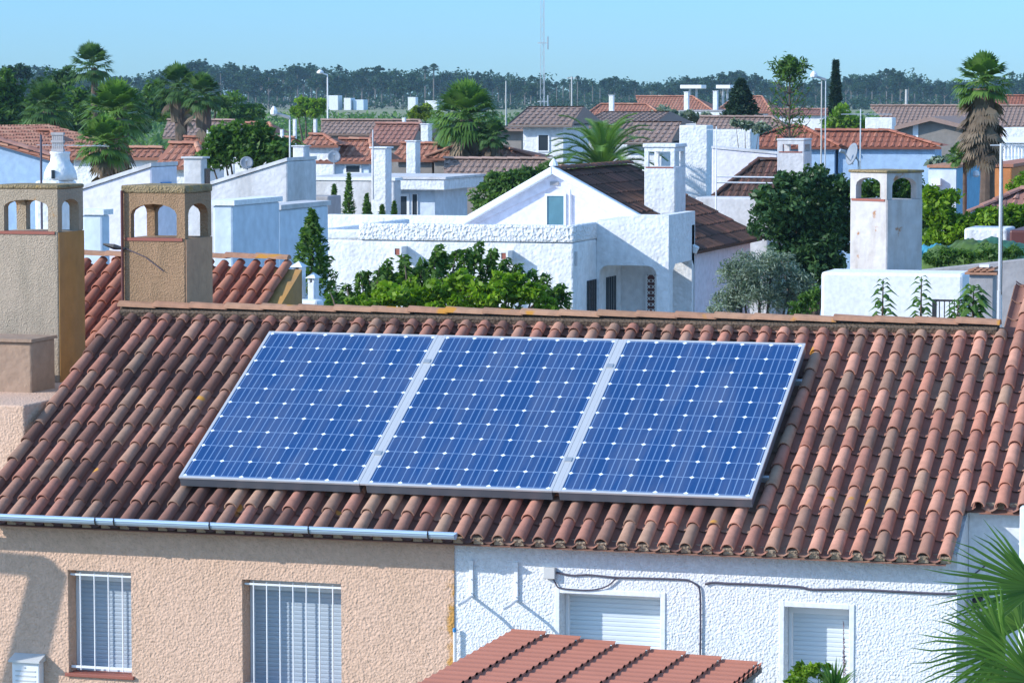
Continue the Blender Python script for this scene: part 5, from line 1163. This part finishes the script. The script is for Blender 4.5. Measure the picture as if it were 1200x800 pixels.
def fan_palm(label, D, px, ycrown, ybase, rpx, nl=34, skirt=0, trunk_w=6, mat='leafpalmfar', group='fan palms', zb=0, pet=.45, droop=.55, nb=13, tw2=None, skirtlen=1.2):
    s = D/F; c = at(px, ycrown, D); Rr = rpx*s; t = thing('fan_palm', label, 'palm tree', (c.x, c.y, zb), group)
    g = MB(); r = trunk_w*s*.5; pts = []; rr = []
    for k in range(9): q = k/8; pts.append((c.x+.15*math.sin(q*2), c.y, zb+(c.z-zb)*q)); rr.append(r*(1.25-.35*q)*(1+.06*((k % 2)*2-1)))
    g.tube(pts, rr, 10); g.build('trunk', M['palmbark'], t)
    mb = MB()
    for k in range(nl):
        q = (k+.5)/nl; el = R(85-125*q**.9); a = k*2.39996+random.uniform(-.2, .2)
        d = Vector((math.cos(a)*math.cos(el), math.sin(a)*math.cos(el), math.sin(el)))
        fan_leaf(mb, c+Vector((0, 0, r)), d, Rr*(1-pet)*1.15, Rr*pet, nb, droop*(.5+q*.8), max(.05, Rr*.04), tone=random.uniform(.15, .9)*(1-.4*q)+.1)
    mb.build('crown', M[mat], t)
    if skirt:
        mb = MB(); mb.tube([(c.x, c.y, c.z-skirtlen*Rr*.95), (c.x, c.y, c.z)], [r*1.1, r*1.35], 10)
        for k in range(skirt):
            a = random.uniform(0, 6.283); z = c.z-random.uniform(.1, 1)*skirtlen*Rr*.9; fl = random.choice((.25, .4, .6, 1.1)); d = Vector((math.cos(a)*fl, math.sin(a)*fl, -1))
            rr_ = r*1.1; base = Vector((c.x+math.cos(a)*rr_, c.y+math.sin(a)*rr_, z))
            fan_leaf(mb, base, d, Rr*.6, Rr*.2, 7, .3, max(.04, Rr*.035), random.uniform(0, 1), 1.2)
        mb.build('dead_frond_skirt', M['deadfrond'], t)
    return t
fan_palm('tall fan palm with the highest crown at left, above the rooftops', 150, 107, 80, 170, 31, 40, 0, 8)
fan_palm('bushy fan palm low between the left house and the tallest left palm', 120, 55, 130, 200, 36, 46, 10, 10)
fan_palm('large bright fan palm in front, left of the pair of palms', 96, 135, 138, 210, 46, 52, 30, 12, mat='leafpalm')
fan_palm('drooping low fan palm in front of the large bright one', 94, 122, 172, 215, 38, 40, 20, 10, mat='leafpalm')
fan_palm('left one of the pair of thick-trunked palms', 128, 208, 108, 168, 31, 40, 6, 15)
fan_palm('right one of the pair of thick-trunked palms', 126, 237, 117, 168, 29, 38, 6, 14)
fan_palm('wide leafy palm in the centre before the green field', 118, 546, 140, 185, 48, 60, 24, 10, mat='leafpalm')
fan_palm('small leafy palm at the right foot of the wide leafy one', 117, 578, 162, 185, 22, 34, 8, 8)
fan_palm('tall shaggy palm with thick skirt of dead fronds at right', 86, 1152, 104, 195, 40, 44, 130, 18, mat='leafpalm', skirtlen=2.0, pet=.5, nb=11)
fan_palm('small green palm at the foot of the shaggy palm', 90, 1125, 185, 200, 18, 30, 0, 5, mat='leafpalm')
def date_palm(label, D, px, yc, rpx, n=34):
    s = D/F; c = at(px, yc, D); t = thing('date_palm', label, 'palm tree', (c.x, c.y, 0)); Rr = rpx*s
    g = MB(); g.tube([(c.x, c.y, 0), (c.x, c.y, c.z)], [.3, .28], 10); g.build('trunk', M['palmbark'], t); mb = MB()
    for k in range(n):
        q = (k+.5)/n; el = R(88-80*q); a = k*2.39996; L = Rr*random.uniform(.9, 1.15)
        dh = Vector((math.cos(a), math.sin(a), 0)); P = []
        for j in range(9):
            u = j/8; ang = el-u*u*1.3; 
            P.append(c if j == 0 else P[-1]+(dh*math.cos(ang)+Vector((0, 0, math.sin(ang))))*L/8)
        mb.tube(P, [.03*(1-.09*j) for j in range(9)], 3, tone=.7, closed=False)
        side = dh.cross(Vector((0, 0, 1))); tn = random.uniform(.2, 1)
        for j in range(1, 8):
            for m in range(5):
                p = P[j].lerp(P[j+1], m/5); dd = (P[j+1]-P[j]).normalized(); l = L*.17*math.sin(math.pi*(.15+.8*(j+m/5)/9))
                for sg in (-1, 1):
                    e = p+(side*sg*.8+dd*.7+Vector((0, 0, .25))).normalized()*l; w = dd*.035
                    mb.add([p-w, p+w, e], [(0, 1, 2)], tn)
    mb.build('crown', M['leafpalm'], t)
date_palm('date palm with long arching fronds behind the gable ridge', 110, 706, 200, 80, 46)

# foreground palm, bottom right
def fg_palm():
    base = at(1185, 790, 25.0); t = thing('fan_palm', 'close fan palm with pointed green blades in the bottom right corner', 'palm tree', (base.x+.35, base.y, 0))
    g = MB(); g.tube([(base.x+.35, base.y+.3, 0), (base.x+.3, base.y+.3, base.z-.2)], [.16, .13], 10); g.build('trunk', M['palmbark'], t)
    mb = MB()
    def fan(hp, D, ang0, ang1, L, n, tone, dep=-.25, drp=.12, w=.016):
        hub = at(hp[0], hp[1], D)
        root = Vector((base.x+.3, base.y+.3, base.z-.15))
        mb.tube([root, root.lerp(hub, .5)+Vector((0, 0, .08)), hub], [.018, .014, .010], 5, tone=.9)
        for k in range(n):
            a = R(ang0+(ang1-ang0)*k/(n-1)+random.uniform(-1.2, 1.2)); q = 1-.25*abs(2*k/(n-1)-1)
            dirv = (RT*math.cos(a)+UP*math.sin(a)+FW*dep*random.uniform(.6, 1.2)).normalized(); Lk = L*q*random.uniform(.88, 1.06)
            nrm = dirv.cross(FW).normalized(); ws = (nrm*.8+FW*.6).normalized()*w; t_ = min(1, max(0, tone+random.uniform(-.25, .25)))
            P = [hub+dirv*Lk*u-Vector((0, 0, Lk*drp*u*u*random.uniform(.8, 1.6))) for u in (0, .25, .5, .75, 1)]
            W = [.35, 1, 1, .6, .05]; v = []
            fo = ws.cross(dirv).normalized()*w*.55
            for p, q_ in zip(P, W): v += [p-ws*q_, p-fo*q_, p+ws*q_]
            mb.add(v, [(3*i, 3*i+1, 3*i+4, 3*i+3) for i in range(4)]+[(3*i+1, 3*i+2, 3*i+5, 3*i+4) for i in range(4)], t_)
    fan((1178, 762), 24.6, 95, 262, .78, 34, .5, -.2)
    fan((1215, 690), 24.9, 120, 215, .95, 22, .35, -.15, .1)
    fan((1196, 735), 25.2, 60, 200, .62, 24, .3, .1, .2)
    fan((1215, 800), 24.4, 100, 200, .85, 22, .65, -.3, .12)
    fan((1190, 800), 25.3, 150, 250, .7, 18, .55, .1, .3)
    mb.build('leaves', M['leafpalmfg'], t)
    g = MB()
    for k in range(70):
        p = at(1180+random.uniform(-12, 14), 790+random.uniform(-10, 14), 24.9+random.uniform(-.05, .2)); a = random.uniform(0, 6.28)
        g.tube([p, p+(RT*math.cos(a)+UP*math.sin(a))*random.uniform(.05, .16)], .004, 3, tone=random.uniform(.3, 1))
    g.build('fibre', M['deadfrond'], t)
M['leafpalmfg'] = leafmat('fresh_palm_leaves', (.035, .11, .025), (.21, .36, .07), .35, .4)
fg_palm()
def fg_plants():
    c = at(978, 800, 29.0); t = thing('yucca', 'spiky dark green yucca in front of the right white window', 'plant', (c.x, c.y, 0))
    g = MB(); g.tube([(c.x, c.y, 0), (c.x, c.y, c.z-.1)], .05, 8); g.build('stem', M['bark'], t); mb = MB(); o = Vector((c.x, c.y, c.z-.12))
    for k in range(70):
        a = random.uniform(0, 6.283); el = random.uniform(.0, 1.5); d = Vector((math.cos(a)*math.cos(el), math.sin(a)*math.cos(el), math.sin(el))); L = random.uniform(.28, .46); s_ = d.cross(Vector((0, 0, 1))).normalized()*.013
        mb.add([o-s_, o+s_, o+d*L*.6+s_, o+d*L*.6-s_, o+d*L-Vector((0, 0, .05))], [(0, 1, 2, 3), (3, 2, 4)], random.uniform(0, .7))
    mb.build('leaves', M['leafpalmfg'], t)
    tree('shrub', 'yellow-green shrub under the right white window', 'shrub', 29.4, [(940, 788, 18, 12), (935, 800, 18, 10), (960, 783, 12, 8), (975, 795, 16, 10)], 1500, .07, M['leafbright'], .02, crad=.35)
    c = at(990, 790, 29.2); t = thing('flower_spike', 'thin withered flower spike beside the spiky yucca', 'plant', (c.x, c.y, 3)); g = MB(); tp = at(988.5, 728, 29.2)
    g.tube([(c.x, c.y, 3), tuple(tp)], [.008, .003], 5); g.build('stem', M['deadstem'], t); g = MB()
    for k in range(90): q = random.uniform(0, 1)**.8; p = tp.lerp(c, q); g.tube([p, p+Vector((random.uniform(-1, 1)*.03*q+.0, random.uniform(-1, 1)*.03, random.uniform(-.01, .03)))], [.006, .003], 3)
    g.build('buds', M['deadstem'], t)
M['deadstem'] = plain('withered_stem', (.30, .22, .24), .9)
fg_plants()
# shoots with drooping leaves in front of white terrace
def shoot(label, px, ytop, D, wpx, n=9, ybot=385):
    s = D/F; b = at(px, ybot, D); tp = at(px+1, ytop, D); t = thing('leafy_shoot', label, 'plant', (b.x, b.y, 3), 'leafy shoots behind the right ridge'); g = MB()
    g.tube([(b.x, b.y, 2), tuple(b), tuple(tp)], [.03, .02, .006], 5); g.build('stem', M['bark'], t); mb = MB()
    for k in range(n*3):
        q = k/(n*3); p = tp.lerp(b, q*.95); a = k*2.4; L = wpx*s*(.3+.35*q**.5)*random.uniform(.8, 1.2)
        d = Vector((math.cos(a), math.sin(a)*.8, .1)).normalized(); sd = d.cross(Vector((0, 0, 1))).normalized()*L*.22
        m = p+d*L*.5+Vector((0, 0, L*.10)); e = p+d*L-Vector((0, 0, L*.35)); f = Vector((0, 0, L*.07))
        mb.add([p, m+sd+f*0-f, e, m-sd-f, m+f], [(0, 1, 4), (1, 2, 4), (2, 3, 4), (3, 0, 4)], random.uniform(.1, .9))
    mb.build('leaves', M['leafmid'], t)
shoot('left leafy shoot before the white terrace wall', 1034, 327, 43, 34)
shoot('middle leafy shoot before the white terrace wall', 1079, 324, 43, 32)
shoot('bushy leafy shoot before the grey gate pillar', 1140, 335, 42, 44, 14)
shoot('small leafy shoot right beside the iron railing', 1122, 352, 42, 30, 8)
# shade net over a hedge and blue tarpaulin
def draped(name, label, cat, px0, px1, ytop, ybot, D, mat, bump=.12, dep=1.6):
    n, m = 90, 22; a = at(px0, ytop, D); b = at(px1, ytop, D); zb = at(px0, ybot, D).z; t = thing(name, label, cat, ((a.x+b.x)/2, a.y, zb-1)); v = []; f = []
    for j in range(m+1):
        w = j/m*math.pi
        for i in range(n+1):
            q = i/n; x = a.x+(b.x-a.x)*q; nz = noise.noise(Vector((q*5+px0, j*.35, 0)))+.5*noise.noise(Vector((q*16+px0, j*.9, 3))); h = (a.z-zb)*(math.sin(math.pi*min(1, max(0, q*.9+.08)))**.45)*(1+nz*.35)
            v.append((x, a.y+dep*.5*(1-math.cos(w))+nz*.12, zb-.4+(h+.4)*math.sin(w)**.7))
    for j in range(m):
        for i in range(n): f.append((j*(n+1)+i, j*(n+1)+i+1, (j+1)*(n+1)+i+1, (j+1)*(n+1)+i))
    g = MB(); g.add(v, f); o = g.build('sheet', M[mat], t, smooth=True); return t
draped('shade_net', 'dark green shade net bulging over a hedge right of the rust-stained chimney', 'net', 1075, 1200, 286, 318, 54, 'netgreen2')
draped('shade_net', 'bright green net strip draped behind the dark hedge net', 'net', 1105, 1210, 283, 300, 56, 'netgreen', .08)
draped('tarpaulin', 'blue-green tarpaulin beside the shade nets', 'tarpaulin', 1066, 1120, 288, 304, 55.5, 'netblue', .06, 1.0)
block('dark_shed', 'dark brown garden shed at the right edge behind the nets', 'shed', 1183, 1215, 1240, 270, 58, M['doorred'])
block('garden_wall_house', 'small white shed wall glimpsed below the vine', 'shed', 1130, 1180, 1190, 268, 60, M['white'])

# ------------------------------------------------------------------ TERRAIN, FIELD, FAR TREES
def zg(d):   # gentle rise away from the houses
    if d < 150: return 0
    if d < 600: q = (d-150)/450; return 5.2*q*q*(3-2*q)
    return 5.2+.9*min(1, (d-600)/500)
def field_strip(name, d0, d1, w, off, mat, lab=None):
    v = []; f = []; ds = np.linspace(d0, d1, 24); ws = np.linspace(-w, w, 12)
    h = Vector((FW.x, FW.y, 0)).normalized()
    for d in ds:
        for q in ws: p = Vector((CAMP.x, CAMP.y, 0))+h*d+RT*q; v.append((p.x, p.y, zg(d)+off))
    for i in range(23):
        for j in range(11): f.append((i*12+j, i*12+j+1, (i+1)*12+j+1, (i+1)*12+j))
    g = MB(); g.add(v, f); o = g.build(name, mat, None); o['kind'] = 'structure'; return o
def groundmat(name, c1, c2, sc, c3=None):
    m, nt, b = nm(name); g = N(nt, 'ShaderNodeNewGeometry'); n = N(nt, 'ShaderNodeTexNoise', Scale=sc, Detail=8.0, Roughness=.65); nt.links.new(g.outputs['Position'], n.inputs['Vector'])
    r = ramp(nt, [(.35, c1), (.65, c2)]); nt.links.new(n.outputs['Fac'], r.inputs[0]); nt.links.new(r.outputs[0], b.inputs['Base Color']); b.inputs['Roughness'].default_value = .95
    return m
field_strip('ground', -60, 6000, 3000, -.02, groundmat('dry_ground', (.30, .25, .18), (.22, .21, .12), .05))
field_strip('field', 240, 560, 500, .05, groundmat('green_crop', (.09, .15, .04), (.15, .21, .06), .12))
field_strip('field', 566, 980, 700, .05, groundmat('dry_grass', (.16, .19, .07), (.24, .23, .11), .03))
field_strip('street', 20, 25.5, 60, .03, groundmat('asphalt', (.045, .045, .047), (.06, .06, .06), 2))
hd = Vector((FW.x, FW.y, 0)).normalized()
def gp(d, q, z=0): return Vector((CAMP.x, CAMP.y, 0))+hd*d+RT*q+Vector((0, 0, zg(d)+z))
# crop rows (corn) as uncountable stuff
n = 22000; d = rng.uniform(320, 560, n); q = rng.uniform(-1, 1, n)*d*.2
C = np.array([tuple(gp(a, b, random.uniform(0, 1.9))) for a, b in zip(d, q)]); o = leaves_mesh('crop_plants', M['leafbrightfar'] if 'leafbrightfar' in M else M['leafmid'], C, 1.1, None, .1, None, .4); tag(o, 'tall green crop plants covering the far field', 'crops', kind='stuff')
# far trees: prototypes (trunk + crown), then copies
def proto(kind, H):
    t = bpy.data.objects.new('far_tree', None); COL.objects.link(t); bl = []
    if kind == 'euc':
        for _ in range(9): bl.append((Vector((random.uniform(-.2, .2)*H, random.uniform(-.2, .2)*H, H*random.uniform(.38, .88))), H*.13, H*.13, H*.12))
        bl.append((Vector((0, 0, H*.9)), H*.10, H*.1, H*.09)); n = 1000
    elif kind == 'pine':
        for _ in range(7): bl.append((Vector((random.uniform(-.26, .26)*H, random.uniform(-.2, .2)*H, H*random.uniform(.78, .9))), H*.15, H*.15, H*.07))
        n = 750
    else:
        for _ in range(8): bl.append((Vector((random.uniform(-.22, .22)*H, random.uniform(-.22, .22)*H, H*random.uniform(.3, .75))), H*.17, H*.17, H*.16))
        n = 1100
    C, T = clumps(bl, n, 9, .4); leaves_mesh('crown', M['leafeuc'], C, 1.0, t, .3, T, .6)
    g = MB(); g.tube([(0, 0, 0), (H*.01, 0, H*.4), (0, 0, H*.75)], [H*.022, H*.016, H*.008], 6)
    for b in bl[:5]: g.tube([(0, 0, H*.4), tuple(b[0])], [H*.010, H*.004], 4)
    g.build('trunk', M['farbark'], t); return t
def proto_palm(H):
    t = bpy.data.objects.new('far_palm', None); COL.objects.link(t); g = MB(); g.tube([(0, 0, 0), (0, 0, H)], [.3, .22], 6); g.build('trunk', M['farbark'], t); mb = MB()
    for k in range(30): el = R(85-120*k/30); a = k*2.4; fan_leaf(mb, Vector((0, 0, H)), (math.cos(a)*math.cos(el), math.sin(a)*math.cos(el), math.sin(el)), 1.3, .8, 7, .5, .16, random.random())
    mb.build('crown', M['leafeuc'], t); return t
M['farbark'] = plain('pale_far_bark', (.16, .14, .12), .9)
sil = [(0, 78), (60, 80), (120, 92), (160, 90), (200, 80), (240, 70), (290, 76), (330, 84), (350, 74), (390, 78), (440, 80), (480, 84), (500, 76), (540, 82), (600, 84), (640, 90), (700, 92), (760, 94), (820, 90), (850, 82), (900, 92), (950, 94), (1000, 86), (1040, 84), (1100, 92), (1150, 90), (1200, 86)]
def silh(px):
    for (a, ya), (b, yb_) in zip(sil, sil[1:]):
        if a <= px <= b: return ya+(yb_-ya)*(px-a)/(b-a)
    return 86
HP = 15.0
protos = [proto('euc', HP), proto('euc', HP), proto('pine', HP), proto('broad', HP), proto('broad', HP), proto_palm(HP-2)]
used = set()
labs = ['slender grey-green eucalyptus in the distant treeline', 'tall airy eucalyptus in the distant treeline', 'flat-topped umbrella pine in the distant treeline', 'rounded bushy tree in the distant treeline', 'broad dark tree in the distant treeline', 'tall slim palm in the distant treeline']
px = -40; k = 0
while px < 1240:
    D = random.uniform(900, 1060); q = (px-600)*D/F; y = silh(px)+random.uniform(-3, 6)
    top = at(px, y, D).z; base = zg(D); Ht = top-base
    pal = (620 < px < 720 and random.random() < .5) or (470 < px < 520 and random.random() < .3)
    kind = 5 if pal else random.choice([0, 0, 1, 2, 3, 4])
    s = Ht/(HP*.97); src = protos[kind]
    o = src if kind not in used else copy_tree(src); used.add(kind)
    p = gp(D, q); o.location = (p.x, p.y, base); o.rotation_euler = (0, 0, random.uniform(0, 6.28)); o.scale = (s*random.uniform(.9, 1.25), s, s)
    tag(o, labs[kind], 'tree', 'distant treeline: '+labs[kind].split(' in ')[0]); px += random.uniform(6, 10); k += 1
for i, pr in enumerate(protos):
    if i not in used:
        D = 1000; p = gp(D, 20*i); pr.location = (p.x, p.y, zg(D)); tag(pr, labs[i], 'tree', 'distant treeline: '+labs[i].split(' in ')[0])
bl = []
for _ in range(1500):
    D = random.uniform(1070, 1250); q = random.uniform(-225, 225); px_ = 600+q*F/D; top = at(px_, silh(px_)+random.uniform(2, 12), D).z; b = zg(D); h = random.uniform(.05, .97)
    bl.append((gp(D, q)+Vector((0, 0, (top-b)*h)), 4, 4, 2.6))
C, T = clumps(bl, 90000, 8, .5); o = leaves_mesh('distant_wood', M['leafeuc'], C, 1.1, None, .3, T, .7); tag(o, 'dense far-off wood behind the distant treeline', 'wood', kind='stuff')
bl = []
for _ in range(260):
    D = random.uniform(880, 900); q = random.uniform(-200, 200); bl.append((gp(D, q)+Vector((0, 0, random.uniform(.5, 2.2))), 4, 3, random.uniform(1.2, 2.6)))
C, T = clumps(bl, 13000, 8, .5); o = leaves_mesh('undergrowth', M['leafeuc'], C, .9, None, .3, T, .7); tag(o, 'low scrub along the foot of the distant treeline', 'scrub', kind='stuff')
# far white buildings
for (xl, xc, xr, yt, lab, mt) in ((384, 396, 401, 112, 'tiny white farm building among the distant trees', 'white'), (403, 411, 416, 115, 'tiny white house right of the white farm building', 'white'), (414, 426, 431, 117, 'small blue-grey shed right of the tiny white house', 'palebluewall'), (478, 487, 490, 114, 'distant white van-like shed left of the leafy palm', 'white'), (498, 512, 515, 118, 'low distant white greenhouse before the trees', 'white')):
    block('farm_building', lab, 'building', xl, xc, xr, yt, 870, M[mt], zb=5.5)

# ------------------------------------------------------------------ haze
g = MB(); g.box(-1500, 1500, -700, 1500, -1.0, 42.0)
hz = g.build('haze', M['black'], None); hz['kind'] = 'stuff'; hz['label'] = 'thin bluish air haze over the whole scene'; hz['category'] = 'haze'
hm = bpy.data.materials.new('haze'); hm.use_nodes = True; nt = hm.node_tree; nt.nodes.clear(); out = nt.nodes.new('ShaderNodeOutputMaterial'); pv = nt.nodes.new('ShaderNodeVolumePrincipled')
pv.inputs['Color'].default_value = (.50, .80, 1, 1); pv.inputs['Density'].default_value = .00014; pv.inputs['Anisotropy'].default_value = 0.0
nt.links.new(pv.outputs[0], out.inputs['Volume']); hz.data.materials.clear(); hz.data.materials.append(hm)

# ------------------------------------------------------------------ light, world, camera
sun = bpy.data.lights.new('sun', 'SUN'); sun.energy = 3.0; sun.angle = R(.5); sun.color = (1, .96, .91)
so = bpy.data.objects.new('sun', sun); COL.objects.link(so); so.rotation_euler = SUN.to_track_quat('Z', 'Y').to_euler(); so.location = (0, 0, 40)
w = bpy.data.worlds.new('World'); S.world = w; w.use_nodes = True; nt = w.node_tree
sk = nt.nodes.new('ShaderNodeTexSky'); sk.sky_type = 'NISHITA'; sk.sun_disc = False; sk.sun_elevation = EL
sk.sun_rotation = math.atan2(SUN.x, SUN.y); sk.altitude = 0; sk.air_density = 1.0; sk.dust_density = .2; sk.ozone_density = 3.0
tc_ = nt.nodes.new('ShaderNodeTexCoord'); sz_ = nt.nodes.new('ShaderNodeSeparateXYZ'); nt.links.new(tc_.outputs['Generated'], sz_.inputs[0]); mr_ = nt.nodes.new('ShaderNodeMapRange'); nt.links.new(sz_.outputs[2], mr_.inputs[0]); mr_.inputs[1].default_value = .06; mr_.inputs[2].default_value = .38
tint = mixc(nt, mr_.outputs[0], (.286, .52, .957), (1.80, 1.58, 1.38))
hs = nt.nodes.new('ShaderNodeHueSaturation'); hs.inputs['Saturation'].default_value = 1.15
mx = nt.nodes.new('ShaderNodeMix'); mx.data_type = 'RGBA'; mx.blend_type = 'MULTIPLY'; mx.inputs[0].default_value = 1; nt.links.new(tint, mx.inputs[7])
bg = nt.nodes['Background']; nt.links.new(sk.outputs[0], hs.inputs['Color']); nt.links.new(hs.outputs[0], mx.inputs[6]); nt.links.new(mx.outputs[2], bg.inputs[0]); bg.inputs[1].default_value = .15
cam = bpy.data.cameras.new('camera'); co = bpy.data.objects.new('camera', cam); COL.objects.link(co); S.camera = co
cam.sensor_width = 36; cam.lens = F/1200*36; cam.clip_start = .5; cam.clip_end = 20000
mt = Matrix((RT, UP, -FW)).transposed().to_4x4(); mt.translation = CAMP; co.matrix_world = mt
S.view_settings.view_transform = 'Standard'; S.view_settings.look = 'None'; S.view_settings.exposure = .74; S.view_settings.gamma = 1
S.cycles.volume_bounces = 0; S.cycles.max_bounces = 6; S.cycles.transparent_max_bounces = 8
